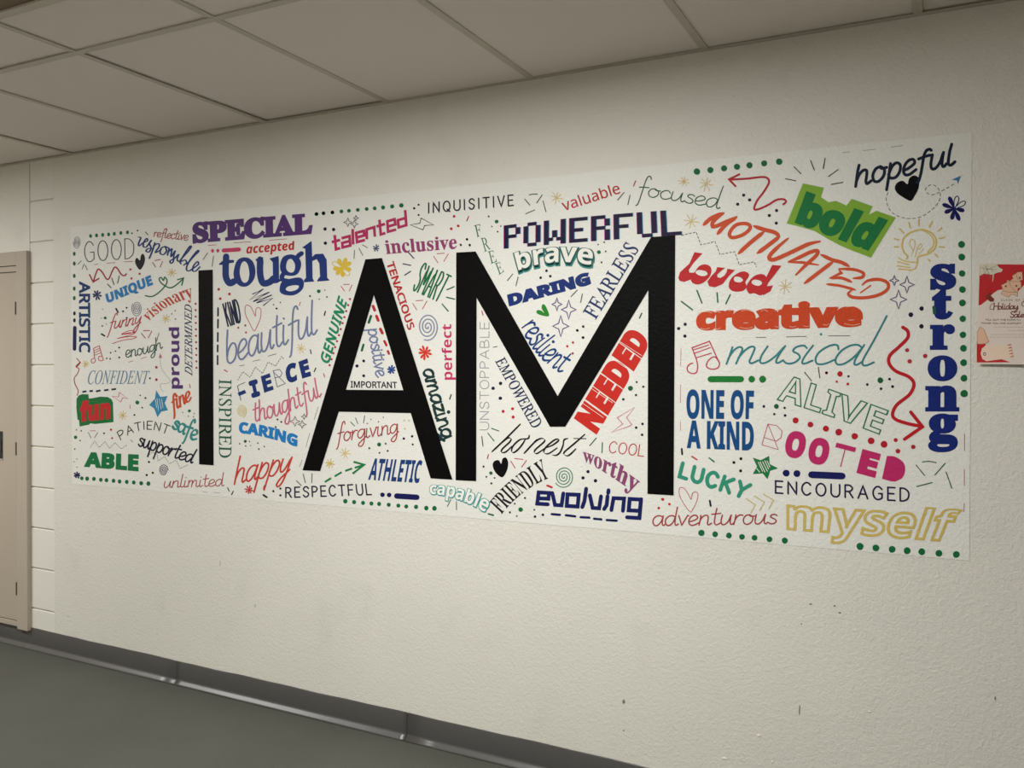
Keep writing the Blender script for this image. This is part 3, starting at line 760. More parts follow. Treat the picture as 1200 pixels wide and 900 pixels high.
word('NEEDED', 'ssb', 'T', '240,888 655,185', '80,772 500,72', (204, 46, 36), bev=.06, desc='huge red')
lines('T', '145,657 305,767;211,546 375,657;276,432 441,541;352,310 505,412;426,193 594,301', WHITE, .5, 'letter_gap', lay=4, caps=False)['kind'] = 'stuff'
word('worthy', 'b', 'I', '562,585 670,645 800,735', '560,545 680,592 822,682', (142, 72, 114), ref='x', bev=.01, asc=.7, desc='mauve serif')
trace((22, 32, 92), 'navy squared word evolving', [('a6', '-', 4.5, q) for q in (
 '90,162 196,166 202,108 98,102 84,215 190,222', '235,108 262,228 328,232 346,112', '575,65 558,190 536,250', '612,132 640,258 705,262 724,142', '800,80 796,108', '790,140 780,230 755,270', '828,280 850,160 956,164 944,288', '1127,170 1110,360 985,352')]
 + [('a6', 'c', 4.6, '388,122 500,126 490,244 380,238'), ('a6', 'c', 4.6, '1012,168 1124,174 1114,288 1002,282')])
# ------------------------------------------------------------------ right block
trace((212, 84, 48), 'orange brush-lettered word MOTIVATED', [
 ('a1', '~', 4.6, '95,238 190,155 330,98'), ('a1', '~', 4.6, '332,98 215,190 200,250 240,252 350,205 485,142'), ('a1', '~', 4.6, '485,143 350,240 258,345'),
 ('a1', 'C', 4.2, '500,228 610,225 642,275 560,350 440,385 398,350 430,280'), ('a1', '~', 4.8, '685,250 800,290 930,325 985,375'), ('a1', '~', 4.8, '800,320 650,440 505,572'),
 ('a1', '~', 4.8, '985,375 860,470 728,568'), ('a1', '~', 4.8, '1085,395 950,510 865,610 910,645 1050,590 1200,520 1330,460 1460,430'),
 ('a2', '~', 4.4, '-60,370 60,320 180,262 275,238 270,290 150,400 28,522'), ('a2', '-', 3.6, '-60,372 100,376 290,405'), ('a2', '~', 4.4, '322,285 450,345 560,375 650,422'), ('a2', '~', 4.4, '460,370 300,490 128,622'),
 ('a2', '~', 3.6, '530,452 700,458 815,500 800,550 700,562'), ('a2', '-', 3.4, '535,460 560,500 425,560'), ('a2', '~', 3.6, '430,560 560,558 680,605'), ('a2', '~', 3.2, '388,630 550,650 725,698'),
 ('a2', '-', 3.8, '905,645 785,730'), ('a2', '~', 3.8, '805,640 870,590 1000,575 1100,615 1100,690 1000,755 850,788 700,785 640,745 680,700')], taper=.45)
trace((196, 42, 46), 'fat red script word loved', [
 ('a3', 'f', 0, '240,55 335,70 230,180 175,262 180,295 235,295 200,375 120,405 65,392 50,355 70,290 180,190'),
 ('a3', 'r', 0, '240,290 300,215 380,200 435,240 425,330 350,410 270,435 205,405 200,340|250,290 290,265 370,280 392,315 350,335 290,325'),
 ('a3', 'f', 0, '505,230 600,240 560,270 505,320 510,350 545,357 590,330 615,290 625,250 715,265 640,340 570,430 480,468 410,455 390,400 440,330 490,280'),
 ('a3', 'r', 0, '790,283 865,295 880,335 835,405 855,440 825,500 740,520 665,500 640,440 680,350|700,370 720,342 780,352 808,385 770,410 715,400'),
 ('a3', 'r', 0, '850,450 900,370 970,320 1050,315 1090,370 1085,450 1040,555 980,555 940,535 890,545 855,510|905,405 940,378 1010,390 1030,425 990,450 930,435'),
 ('a3', 'f', 0, '1150,205 1260,215 1180,320 1105,415 1088,455 1160,445 1130,515 1040,562 1050,440 1085,340')])
poly('P', '941,215 965.5,220 962,231 971,237 980,235.5 992,241 998,233 1022.7,241.8 1018,252 1027,247 1049.7,255 1020.6,302 998,293.5 985,288 970,280 955,271 938,266 922,262', (132, 178, 58), 'word_backdrop', 2, label='lime green patch behind the word bold')
word('bold', 'ssb', 'P', '932,259 1019,292', '945,224 1041,258', (22, 118, 62), ref='l', bev=.05, lay=4, desc='dark green')
hand('hopeful', 'M', '200,326 752,203', '206,244 758,120', (20, 34, 56), 3.1, asc=.42, des=.7, gap=.6, desc='navy-black brush')
for c, x0_, y0_, x1_, y1_ in (('s', 1090, 309, 1120.6, 340), ('t', 1092, 338, 1117, 374.6), ('r', 1089.6, 380, 1119, 410), ('o', 1087, 416.4, 1121.8, 446.8), ('n', 1084.2, 451.6, 1124.2, 482.2), ('g', 1087.6, 484.5, 1122.6, 530)):
    if c == 's': SF = Flat()
    word(c, 'b', 'P', '%g,%g %g,%g' % (x0_, y1_, x1_, y1_), '%g,%g %g,%g' % (x0_, y0_, x1_, y0_), NAVY, ref='box', bev=.034, into=SF)
SF.obj('printed_word', (20, 40, 116), mural, 2, 'fat navy serif word strong stacked letter under letter')
word('creative', 'ssb', 'U', '82,236 560,228 1102,212', '84,134 560,112 1100,100', (206, 72, 34), ref='x', bev=.058, asc=.95, lay=2, desc='bubbly orange')
lines('U', '92,150 108,136 150,132 180,140;198,138 215,132 232,138;285,128 300,122 322,128;360,128 395,122 430,132;480,130 500,120 522,132;565,128 590,118 605,120;830,108 845,104 855,114;925,102 940,100 952,110;1000,104 1050,100 1085,118;110,232 140,238 165,232;190,234 215,238 232,230;350,228 395,234 430,226;565,222 585,226 600,220;655,222 675,226 695,220;740,218 762,222 785,214;860,210 880,214 895,206;990,206 1040,214 1085,206', (236, 190, 170), .5, 'letter_highlight', smooth=True, lay=5)['kind'] = 'stuff'
hand('musical', 'P', '851,426.5 930,426 1022,429', '853,407 940,405 1030,404', (54, 132, 136), 1.8, asc=1.35, slant=0.1, des=1.0, desc='teal script')
word('ONE OF', 'ssb', 'K', '138,842 580,845', '138,656 584,662', (18, 76, 132), bev=.02, label='condensed blue words ONE OF')
word('A KIND', 'ssb', 'L', '140,192 582,210', '142,15 582,25', (18, 76, 132), bev=.02, label='condensed blue words A KIND')
f = word('ALIVE', 'ssb', 'P', '910,468 968,486 1031,509', '921,438 976,457 1042,481', (46, 122, 84), bev=.017, fill=False, desc='outlined green')
# ROOTED
f = Flat()
for q, w_ in (('635,175 675,38 735,50 768,85 762,128 728,152 652,128', .8), ('675,38 743,207 635,175', .8)): f.stroke(pts('L', q), w_)
word('O', 'ssb', 'L', '778,236 905,262', '808,76 940,102', PINK, bev=.055, into=f)
word('O', 'ssb', 'L', '930,278 1062,306', '962,120 1094,146', PINK, bev=.055, into=f)
f.stroke(pts('O', '198,156 313,186'), 5.6, caps=False); f.stroke(pts('O', '252,180 225,285'), 1.1, caps=False)
word('E', 'ssb', 'O', '320,312 430,342', '354,180 462,210', PINK, bev=.05, into=f)
f.face(catmull(pts('O', '497,221 545,226 592,258 604,302 588,348 545,372'))+ pts('O', '520,370 468,355'))
f.obj('printed_word', (192, 44, 104), mural, 2, 'pink word ROOTED in mixed lettering')
hand('LUCKY', 'L', '90,384 300,452 512,524', '112,296 325,362 560,440', (52, 150, 122), 4.0, gap=6, desc='rounded green')
hand('ENCOURAGED', 'P', '908.6,577.5 1065.5,587.5', '908.6,563.6 1065.5,572.4', (34, 32, 66), 1.6, gap=6.5, desc='navy monoline')
hand('adventurous', 'P', '765,616 837,615 911,613.5', '765.5,604.5 838,603.5 912,602.5', RB, 1.25, asc=.85, desc='red handwritten')
word('myself', 'ssb', 'P', '921.5,619.5 1113,634', '921.5,591 1126,604', (210, 186, 102), ref='x', bev=.03, fill=False, asc=.66, desc='outlined yellow')

# ------------------------------------------------------------------ borders of dots
dots('A', '140,247,9 177,243,9 215,240,9 252,237,9 287,233,9 328,228,9 369,224,9', GRN, 'green_dot', True, ry=1.3)
dots('A', '39,357,8.5 39,418,8.5 39,494,8.5 39,573,8.5 39,632,8.5', GRN, 'green_dot', True, ry=1.55)
dots('A', '40,727,8 40,770,8', DNAVY, 'navy_dot', True, ry=1.6)
lines('P', '88,384 87.6,409', (32, 36, 84), 4.2, 'navy_bar')
dots('C', '757,104,10 797,100,10 850,95,10', GRN, 'green_dot', True)
dots('E', '5,155,11 47,150,11 99,145,11 152,139,11 196,135,11 248,130,11 300,125,11 347,121,11 396,116,12 449,110,12 503,104,13', GRN, 'green_dot', True)
dots('J', '184,156,19 263,147,18 343,137,18 419,128,18 492,119,18 578,108,18 666,98,19', GRN, 'green_dot', True)
dots('M', '790,647,19 791,717,19 793,808,18', GRN, 'green_dot', True)
dots('N', '839,47,20 839,125,20 841,218,19 842,312,19 845,391,20 846,475,20 848,566,20 849,656,22', GRN, 'green_dot', True)
dots('B', '73,767,9 101,769,10 137,770,9.5 173,775,9.5 203,777,9.5 240,780,9.5 272,784,9.5 310,786,9.5 347,789,9.5 386,793,10 424,795,10.5', GRN, 'green_dot', True, ry=1.15)
dots('G', '143,807,10.5 185,811,9.5 228,815,9.5 268,818,9.5 305,820,9.5 351,824,9.5 397,828,9.5 435,832,9.5 482,834,10 531,840,10.5 570,841,11', GRN, 'green_dot', True, ry=1.05)
dots('L', '237,756,21 327,765,19 418,773,19 504,782,19 587,788,19 685,798,19 786,807,20', GRN, 'green_dot', True)
dots('O', '339,751,21 432,760,20 527,768,20 615,776,20 701,782,20 801,791,20 903,798,20', GRN, 'green_dot', True)
dots('L', '857,15,20 955,42,19 1057,69,20', (182, 30, 44), 'red_dot', True)
dots('O', '215,82,20 308,106,19 404,133,20 480,153,20', (182, 30, 44), 'red_dot', True)
dots('L', '795,362,23 866,365,23', (22, 26, 92), 'navy_dot', True)
lines('P', '951,556.2 987,557.8', (22, 26, 92), 8, 'navy_bar')
dots('K', '568,587,22 640,587,23', (30, 122, 50), 'green_dot', True)
lines('K', '297,587 498,587', (30, 122, 50), 7.2, 'green_bar')
dots('G', '321,776,11 353,777,11', (22, 26, 84), 'navy_dot', True)
lines('G', '389,782 486,788', (22, 26, 84), 6.4, 'navy_bar')
dots('C', '147,320,9 178,319,9', (200, 70, 110), 'pink_dot', True, ry=1.2)
lines('C', '212,318 302,312', (200, 64, 106), 4.8, 'pink_bar')
def column(x0_, y0_, x1_, y1_, n, r, rgb):
    dots('P', ' '.join('%g,%g,%g' % (x0_ + (x1_ - x0_) * i / (n - 1), y0_ + (y1_ - y0_) * i / (n - 1), r) for i in range(n)), rgb, 'dot_column')
column(229.5, 356, 230.6, 431, 11, 1.25, (176, 44, 56))
column(410.4, 350.5, 386.6, 428, 12, 1.35, (176, 44, 56))
# ------------------------------------------------------------------ little clusters of dots
K_ = (28, 28, 40)
for cr, s, rgb in (
    ('A', '397,230,5 432,213,5', K_), ('A', '387,454,7 394,510,7 444,481,7', RED), ('A', '215,700,3 342,714,6 364,692,6 365,755,6 207,757,3 238,792,3 213,805,5', K_), ('A', '231,755,9', GRN), ('A', '665,710,4 645,730,4 667,762,4', K_),
    ('B', '204,135,4 222,137,4 225,105,4 250,97,4 270,78,5 270,130,5', K_), ('B', '432,240,5', K_), ('B', '466,182,7 466,247,7', RED), ('Q', '1015,280,10 1090,318,14 1043,452,12 935,555,14', (40, 60, 50)), ('Q', '975,380,28', GRN),
    ('B', '190,530,5', K_), ('B', '227,511,6 233,555,5', RED), ('B', '45,512,3.5 70,517,4 64,568,4 36,613,4 47,665,3 32,680,3 47,708,3', (50, 70, 60)), ('B', '40,551,9', GRN), ('B', '427,681,6 447,738,6 415,750,6', K_), ('B', '605,420,3 665,425,3 635,440,3 662,443,3', K_), ('B', '640,412,8', GRN),
    ('C', '183,545,8 246,573,8 192,600,8', RED), ('C', '298,770,6 339,757,6 343,798,6', RED), ('C', '504,635,4 522,658,6 544,622,4', K_), ('C', '718,585,6 805,550,4 817,590,5 772,603,4', (50, 70, 60)), ('C', '769,557,11', GRN),
    ('D', '475,412,5 495,425,5 465,452,5', K_), ('D', '275,540,4 327,528,3.5 307,552,4 333,550,3 371,537,4 376,568,4.5 405,555,4', (50, 70, 60)), ('D', '305,527,8', DGRN), ('D', '453,790,6 490,776,6 490,812,6', K_),
    ('E', '56,242,10 106,245,10 58,325,10', (26, 26, 50)), ('E', '578,121,7 604,100,6 604,160,6', K_), ('E', '812,168,8 795,241,8 836,224,8', RED), ('E', '852,337,6 888,303,7 904,338,6', K_),
    ('G', '199,159,8 231,135,7 231,206,7', (26, 26, 60)), ('G', '266,415,3 325,405,3', K_), ('G', '425,420,5 448,420,5 428,460,5', (200, 196, 160)), ('G', '258,553,5 336,531,5 346,566,5 307,575,4.5', (46, 84, 60)), ('G', '305,535,9.5', GRN), ('G', '423,507,6 463,496,6 466,535,5', K_),
    ('H', '148,242,5 165,295,4 212,293,4 195,322,5', (40, 60, 50)), ('H', '190,269,10', GRN), ('H', '0,390,5 33,362,6 48,392,6', K_), ('H', '453,528,7 422,565,7 473,557,7', K_), ('H', '725,390,4 757,378,4.5 765,426,4.5 743,484,5', (40, 60, 50)), ('H', '729,430,10', GRN), ('H', '615,842,7 646,880,7', K_),
    ('I', '183,232,8 149,254,8 182,300,8', (26, 26, 50)), ('I', '238,348,7 195,360,7 241,386,7', RED), ('I', '105,613,5 118,660,4 156,665,4 141,690,5', (40, 60, 50)), ('I', '139,643,8', GRN), ('I', '584,636,7.5 561,665,7.5 618,678,8', (26, 26, 50)), ('I', '295,757,5 248,783,4 226,823,5 258,840,4', (40, 60, 50)), ('I', '275,810,10.5', GRN), ('I', '338,811,4 341,842,6 377,834,6', K_), ('I', '926,763,7 957,785,6 908,803,6', RED),
    ('T', '555,500,8 605,535,9 550,598,9 454,630,10', (30, 56, 44)), ('T', '508,547,19', (20, 96, 52)), ('T', '599,815,10 551,843,10 596,897,10 152,82,10 108,111,10 150,165,10', K_), ('T', '75,202,9 32,230,9 73,284,9', RED),
    ('J', '458,294,9.5 493,322,9.5 423,347,9.5 651,384,9.5 608,413,9.5 649,458,9.5', (26, 26, 50)),
    ('K', '130,225,11 87,253,11 128,303,11', (26, 26, 50)), ('K', '648,766,9 785,776,8 717,817,8 788,826,9', K_), ('K', '731,766,16', (20, 96, 52)),
    ('N', '42,534,8 103,586,7 168,600,8', RED), ('N', '122,541,16', (182, 30, 44)), ('N', '172,555,7 282,603,8 412,571,8 430,615,9 362,628,8', K_), ('N', '358,578,17', (20, 96, 52)), ('N', '600,158,13 537,194,14 599,262,13', (26, 26, 56)), ('N', '515,402,12 530,467,13 621,436,13', (178, 50, 56)),
    ('O', '548,128,12 561,193,14 651,168,13', (178, 36, 46)), ('L', '497,267,10 451,292,10 495,347,10', K_), ('K', '1062,545,9', RED)):
    dots(cr, s, rgb)
# ------------------------------------------------------------------ rays, ticks, dashes
G2 = (62, 84, 68); G3 = (30, 96, 60)
for cr, s, rgb, w_ in (
    ('A', '62,422 82,400;88,452 100,420;108,430 120,458', GRY, .7), ('A', '165,425 185,421;242,415 292,412;350,407 402,404', RB, .55), ('A', '245,545 268,568;272,508 285,548;318,495 308,540', (64, 76, 72), .9), ('A', '480,222 497,240', (50, 60, 50), .8),
    ('A', '455,850 480,880;468,834 506,833;520,837 498,878', RB, .8), ('A', '525,410 543,440;540,399 572,393;586,405 572,440', RB, .8), ('A', '866,352 838,393;903,372 894,435', GRY, .8), ('A', '565,848 550,898', GRY, .7),
    ('B', '320,155 342,148;385,137 412,127', RB, .5), ('B', '107,525 122,555;157,525 140,553', GRY, .6), ('B', '118,517 145,516', (200, 110, 130), .7), ('B', '330,565 342,575', K_, .5), ('B', '640,270 645,290', RED, .8), ('Q', '870,415 875,465', RED, .5),
    ('C', '122,288 168,285;272,273 372,267;480,258 582,250', RB, .55), ('C', '662,620 655,640', RED, .7), ('C', '808,675 802,697', K_, 1.3),
    ('D', '275,130 298,125;345,105 380,97;425,78 468,66', GRY, .55), ('D', '648,45 652,65;677,140 668,160', K_, 1.1), ('D', '718,170 723,188;193,150 210,160', RED, .9), ('D', '212,772 220,790;242,790 233,808', K_, 1), ('D', '405,760 400,778', RED, .8), ('D', '400,810 418,822', K_, 1.8),
    ('D', '80,792 108,796;140,797 172,799', (150, 150, 145), .4), ('D', '690,345 668,412;645,485 625,555;605,625 592,660', (140, 140, 130), .55), ('D', '610,700 622,745;657,697 655,745;575,735 600,760', GRY, .9),
    ('E', '228,367 226,415;255,355 277,397;275,335 305,352', GRY, .8), ('E', '543,378 577,414;513,446 558,455;558,490 523,512', (34, 42, 84), 1.1), ('E', '897,168 886,195', RED, .9),
    ('E', '692,402 717,440;712,387 755,384;778,388 752,432;570,678 593,716;588,662 630,660;653,664 627,710;150,578 170,605;165,567 198,566;214,570 198,605', (186, 76, 84), .8), ('E', '770,598 812,580;768,642 815,653;742,682 778,724', (20, 96, 60), 1.2),
    ('E', '337,694 347,718;357,752 368,778;380,828 392,852', (190, 44, 48), 2.8), ('G', '330,40 340,60;347,88 352,100', (190, 44, 48), 2.4), ('E', '325,752 312,790', G3, 2.4), ('G', '230,57 222,85', G3, 2.2), ('G', '650,297 643,318', K_, 1.2),
    ('G', '168,427 188,447;192,408 203,436;236,397 230,432', (60, 90, 84), .8),
    ('H', '338,150 365,182;362,128 382,124 405,124;430,128 402,170;434,160 450,217;390,208 343,228', G2, .9), ('H', '922,55 912,82;42,243 33,265', RED, 1), ('H', '862,115 828,155;893,130 882,180;275,545 247,580;303,562 292,607;615,630 582,665;642,650 633,695', G2, .9), ('H', '955,752 943,778', G3, 1.3), ('H', '112,740 118,762', RED, 1),
    ('I', '150,66 168,63', G2, .8), ('I', '97,475 103,520;125,460 153,495;142,438 175,450;622,482 592,517;650,503 648,550', (36, 100, 66), 1), ('I', '230,588 250,620;248,576 285,580;302,585 280,615', (186, 76, 84), .9), ('I', '128,558 122,577', RED, 1),
    ('G', '648,800 632,832;675,808 676,848', G2, .8), ('I', '128,830 150,836', G3, 1.6), ('I', '397,700 418,708', (196, 50, 44), 2),
    ('K', '102,382 100,500;100,622 98,742;100,865 99,925', (196, 110, 100), .5), ('J', '703,198 763,210;753,128 793,168;850,92 872,147;935,78 925,138', G2, 1), ('M', '132,302 67,314;105,232 52,270;33,170 23,225', G2, 1),
    ('K', '207,2 240,85;340,18 345,80;427,30 398,90;105,75 178,130', (28, 104, 62), 1.4), ('M', '132,138 168,134;245,126 315,119;398,107 465,98', (150, 148, 140), .5), ('K', '597,312 662,312;797,308 930,305', G2, .6), ('N', '55,318 180,317', G2, .6), ('K', '917,542 962,598;1007,508 1017,578', G2, 1),
    ('L', '107,202 110,238;292,544 298,578', K_, 1.8), ('L', '173,252 207,273', (190, 50, 50), 1.4), ('L', '288,262 320,287', (30, 110, 60), 1.4), ('N', '672,150 676,185', G3, 3.2),
    ('O', '951,95 951,190;950,300 950,395;949,500 948,548', (178, 84, 120), .6), ('O', '705,256 745,252 785,260;668,275 717,335;838,265 778,332;843,315 877,410;672,400 762,377', (40, 96, 62), 1)):
    lines(cr, s, rgb, w_ * 1.2, 'ray_mark', each=True)
lines('A', '298,697 310,720;208,855 227,866', K_, 1.9, 'navy_dash', each=True)
lines('Q', '202,232 260,221;303,222 350,216;392,224 458,209;508,210 570,200;612,198 675,190', DNAVY, 2.1, 'navy_dash', caps=False, each=True)
lines('P', '255.8,361 255.8,370;255.8,374.5 255.6,384;255.6,390 255.4,400;255.4,404.6 255.3,412;255.3,417 255.3,427', (30, 36, 78), 2, 'navy_dash', each=True)
lines('I', '418,831 455,834;482,836 525,841;550,845 590,847;612,852 645,855;670,858 715,861', (22, 26, 84), 2.8, 'navy_dash', each=True)
# ------------------------------------------------------------------ dashed zigzags
dashed('B', '118,605 140,570 165,605 195,573 220,610 247,578 280,612 312,590', (70, 70, 80), .55, 1.8, 1)
dashed('B', '418,650 445,630 470,640 475,675 510,652 535,690 570,672 592,715 635,695', (70, 70, 80), .55, 1.8, 1)
dashed('D', '265,205 293,160 330,190 358,135 395,170 425,110 465,130 497,80 509,95', K_, .7, 1.9, 1.1)
dashed('J', '93,530 180,510 207,585 290,566 320,642 405,625 432,702 520,684 533,715', K_, .75, 3, 1.6)
dashed('B', '488,135 490,180 515,220 540,252 520,268 492,268 488,290 502,312', (90, 90, 100), .5, 1.5, 1.2, True)
poly('B', '478,133 487,108 496,132', (196, 104, 124), 'arrow_tip', label='small pink arrow tip')
dashed('M', '383,358 372,400 400,465 470,500 560,495 640,440 672,385 660,335 625,315 592,335 600,362 635,370 690,345 750,310', (84, 96, 110), .8, 4, 2.4, True)
poly('M', '735,288 787,265 770,312 764,291', (58, 122, 172), 'arrow_tip', label='small blue paper-plane tip')
# ------------------------------------------------------------------ arrows and squiggles
def arrow(cr, shaft, head, rgb, w, lay=2, label=None, taper=None):
    f = Flat(); f.stroke(catmull(pts(cr, shaft)), w, taper=taper); f.stroke(pts(cr, head), w); f.obj('printed_arrow', rgb, mural, lay, label)
arrow('A', '362,482 348,493 328,482 308,450 290,440 272,470 255,510 238,512 215,475 190,452 175,475 158,528', '134,487 156,532 192,510', (166, 36, 50), 1.6, label='red zigzag arrow')
arrow('A', '480,617 520,622 560,600 600,560 615,525 600,502 592,522 578,504 566,514 580,540 620,565 650,564 690,535 715,510', '680,518 717,507 706,552', (28, 112, 60), 1.5, label='green looping arrow with a heart')
arrow('B', '48,330 54,305 38,272 33,240 50,215 58,190 42,178 62,157', '46,135 66,157 48,178', (168, 40, 54), 1, label='thin red wavy arrow')
arrow('J', '690,348 706,332 690,318 650,322 600,352 545,376 520,374 535,330 580,268 606,220 596,194 560,188 480,197 378,203', '433,172 372,202 410,241', (182, 40, 54), 2.4, label='red winding arrow')
arrow('N', '490,268 518,290 518,330 470,380 415,432 410,480 450,525 525,558 555,600 530,660 455,722 430,775 450,808 520,832 600,848', '536,764 605,850 500,923', (190, 30, 40), 4.0, label='thick red snaking arrow')
f = Flat()
for q in ('45,715 75,696', '92,688 125,668', '142,662 176,650', '188,647 228,634'): f.stroke(pts('G', q), 2.3, caps=False)
f.stroke(pts('G', '182,618 234,632 178,675'), 2.5, caps=False); f.obj('printed_arrow', (34, 126, 70), mural, 2, 'dashed green arrow')
lines('R', '472,460 520,438 560,430 585,440 540,456 470,465 540,450 585,455 520,478 432,500 520,485 600,484 570,502 480,516 390,545', (196, 50, 60), .8, 'printed_scribble', smooth=True, label='red scribble under the word funny')
lines('C', '382,573 445,543 365,607 480,562 385,617 495,578 405,625 500,597 445,640', (30, 40, 84), 1.3, 'printed_scribble', label='navy scribble')
for q, rgb in (('722,235 840,328 770,312 742,372 622,292 712,300', (206, 100, 126)),): outline('Q', q, rgb, .75, 'printed_bolt', label='small pink lightning bolt outline')
outline('E', '555,218 612,208 618,178 692,218 640,222 630,247', (28, 44, 44), .9, 'printed_bolt', label='dark lightning bolt outline')
outline('T', '540,690 478,768 518,820 500,832 365,878 450,815 408,768', (206, 104, 136), .9, 'printed_bolt', label='pink lightning bolt outline')
outline('C', '390,788 362,740 340,690 338,652 350,637 375,655 397,702 400,665 415,652 430,665 428,710 412,752', (190, 80, 84), .8, 'printed_heart', True, 'red heart outline')
outline('L', '162,617 118,560 92,505 93,462 120,460 150,500 168,535 178,497 200,485 214,502 205,550 180,600', (190, 74, 84), .8, 'printed_heart', True, 'red heart outline at the lower right')
poly('M', '508,405 465,385 430,358 420,330 435,303 465,294 490,312 500,280 525,264 550,275 555,310 548,345 530,378', (16, 16, 18), 'printed_heart', smooth=True, label='solid black heart')
poly('I', '190,662 160,640 147,608 155,588 175,584 186,600 192,578 208,572 218,595 212,632', (16, 16, 18), 'printed_heart', smooth=True, label='solid black heart')
poly('A', '447,456 425,432 416,402 428,382 446,398 452,368 466,358 478,385 470,425', (22, 20, 24), 'printed_heart', smooth=True, label='solid black heart')
poly('H', '466,766 430,764 402,752 404,736 424,738 440,750 428,728 430,708 442,706 456,730', (40, 132, 44), 'printed_heart', smooth=True, label='small green heart')
spiral('A', 55, 285, 23, 40, (130, 134, 142), .65, 3.5); spiral('A', 427, 697, 32, 50, (104, 108, 130), .75, 3.6)
spiral('B', 504, 725, 24, 31, (60, 62, 92), .85, 3); spiral('D', 286, 368, 26, 35, YEL, .8, 3.2)
spiral('E', 657, 815, 62, 80, (134, 140, 164), 1.5, 3.3); spiral('I', 473, 660, 45, 50, (64, 130, 94), 1.1, 3.4)
for cr, x, y, r in (('A', 643, 473, 28), ('A', 608, 760, 27), ('B', 93, 165, 20), ('Q', 770, 560, 66), ('D', 598, 38, 24), ('D', 752, 642, 24), ('G', 141, 577, 27), ('G', 69, 627, 23), ('H', 506, 143, 33), ('J', 107, 214, 32), ('J', 237, 228, 42), ('J', 150, 447, 43), ('J', 700, 830, 42)):
    sunstar(cr, x, y, r, w=.8)
petal('A', 180, 612, 34, (30, 42, 92), 8, .16); petal('B', 48, 750, 20, (24, 30, 80), 7, .22); petal('D', 325, 783, 24, (192, 40, 48), 8, .16)
petal('E', 356, 354, 22, (32, 46, 96), 7, .17); petal('E', 157, 470, 62, (222, 190, 70), 9, .2, hollow=(1, 5)); petal('G', 363, 178, 24, (38, 70, 134), 8, .18)
petal('G', 525, 95, 36, (214, 52, 40), 9, .15); petal('M', 750, 448, 70, (24, 24, 92), 8, .17, .3, hollow=(6, 7)); petal('H', 1195, 232, 1, GRN, 3)
for cr, x, y, rx, ry in (('D', 567, 422, 27, 27), ('D', 605, 438, 22, 22), ('D', 615, 397, 15, 15), ('E', 190, 203, 25, 26), ('E', 228, 213, 22, 24), ('E', 237, 178, 15, 17),
                         ('H', 508, 705, 26, 34), ('H', 570, 733, 38, 50), ('H', 528, 820, 42, 56), ('M', 417, 847, 26, 28), ('M', 487, 870, 40, 46), ('N', 465, 105, 48, 55)):
    sparkle(cr, x, y, rx, ry, PURP if cr in 'HMN' else (84, 50, 84), .75 if cr in 'DE' else 1.1)
poly('B', '465,303 487,338 525,333 510,370 527,408 492,415 472,445 455,400 428,380 458,348', (56, 136, 176), 'printed_star', label='blue star with white hatching')
lines('B', '470,345 478,410;482,348 492,402;494,348 502,395;462,352 468,395', WHITE, .5, 'hatch_lines', lay=4)
poly('L', '575,260 628,277 683,248 686,302 742,330 690,347 672,402 640,364 575,368 603,318', (30, 122, 66), 'printed_star', label='green star with white hatching')
lines('L', '612,290 640,350;624,288 655,355;640,286 672,350;655,280 680,335;670,282 688,322;600,330 620,355', WHITE, .8, 'hatch_lines', lay=4)
def note(cr, beams, loops, staff, rgb, w, label):
    f = Flat()
    for q in beams.split(';'): f.stroke(pts(cr, q), w)
    for q in loops.split(';'): f.stroke(catmull(pts(cr, q)), w)
    for q in staff.split(';'): f.stroke(pts(cr, q), w * .85)
    f.obj('printed_note', rgb, mural, 2, label)
note('K', '205,460 175,380 290,337 350,470', '205,462 212,500 205,540 178,550 148,535 145,505 165,485 180,482;350,465 356,490 340,515 300,520 272,505 275,475 300,448 325,440 348,465', '182,395 285,362;195,415 297,378;200,447 303,415', (196, 64, 84), 1.4, 'red outline music note')
note('B', '140,135 135,82 165,68 182,130', '140,132 145,148 132,160 122,150 128,138 140,134;182,128 186,142 172,148 160,138 166,124 180,126', '137,95 166,82;139,106 170,92;140,118 172,106', (190, 56, 70), .85, 'small red outline music note')
lines('L', '530,530 592,570 562,625;585,513 652,553 622,608;645,500 712,540 682,597', (204, 184, 112), 1.1, 'printed_chevrons', label='three yellow chevrons')
f = Flat()
for q in ('545,742 552,715 600,700 640,670 650,625 625,585 575,565 520,575 475,605 460,650 472,690 490,712 484,728',): f.stroke(catmull(pts('M', q)), 2.0)
for q in ('575,568 612,590 636,625 628,662 600,690', '440,722 480,740 545,748', '434,742 500,760', '432,765 505,775', '440,783 505,788', '545,750 532,780 500,792'): f.stroke(catmull(pts('M', q)), 1.4)
for q in ('512,712 520,680 502,645 510,620 528,625 530,655 518,690', '532,715 545,670 562,642 570,655 556,672 542,665', '556,700 578,670'): f.stroke(catmull(pts('M', q)), .8)
for q in ('498,525 505,553', '554,508 554,542', '628,520 612,550', '680,555 660,573', '697,607 667,613', '693,662 668,660', '658,715 642,700', '445,560 470,582', '418,615 442,622', '418,660 440,660', '615,738 605,730'): f.stroke(pts('M', q), 1.7)
f.obj('printed_light_bulb', (216, 190, 108), mural, 2, 'yellow drawn light bulb with rays')

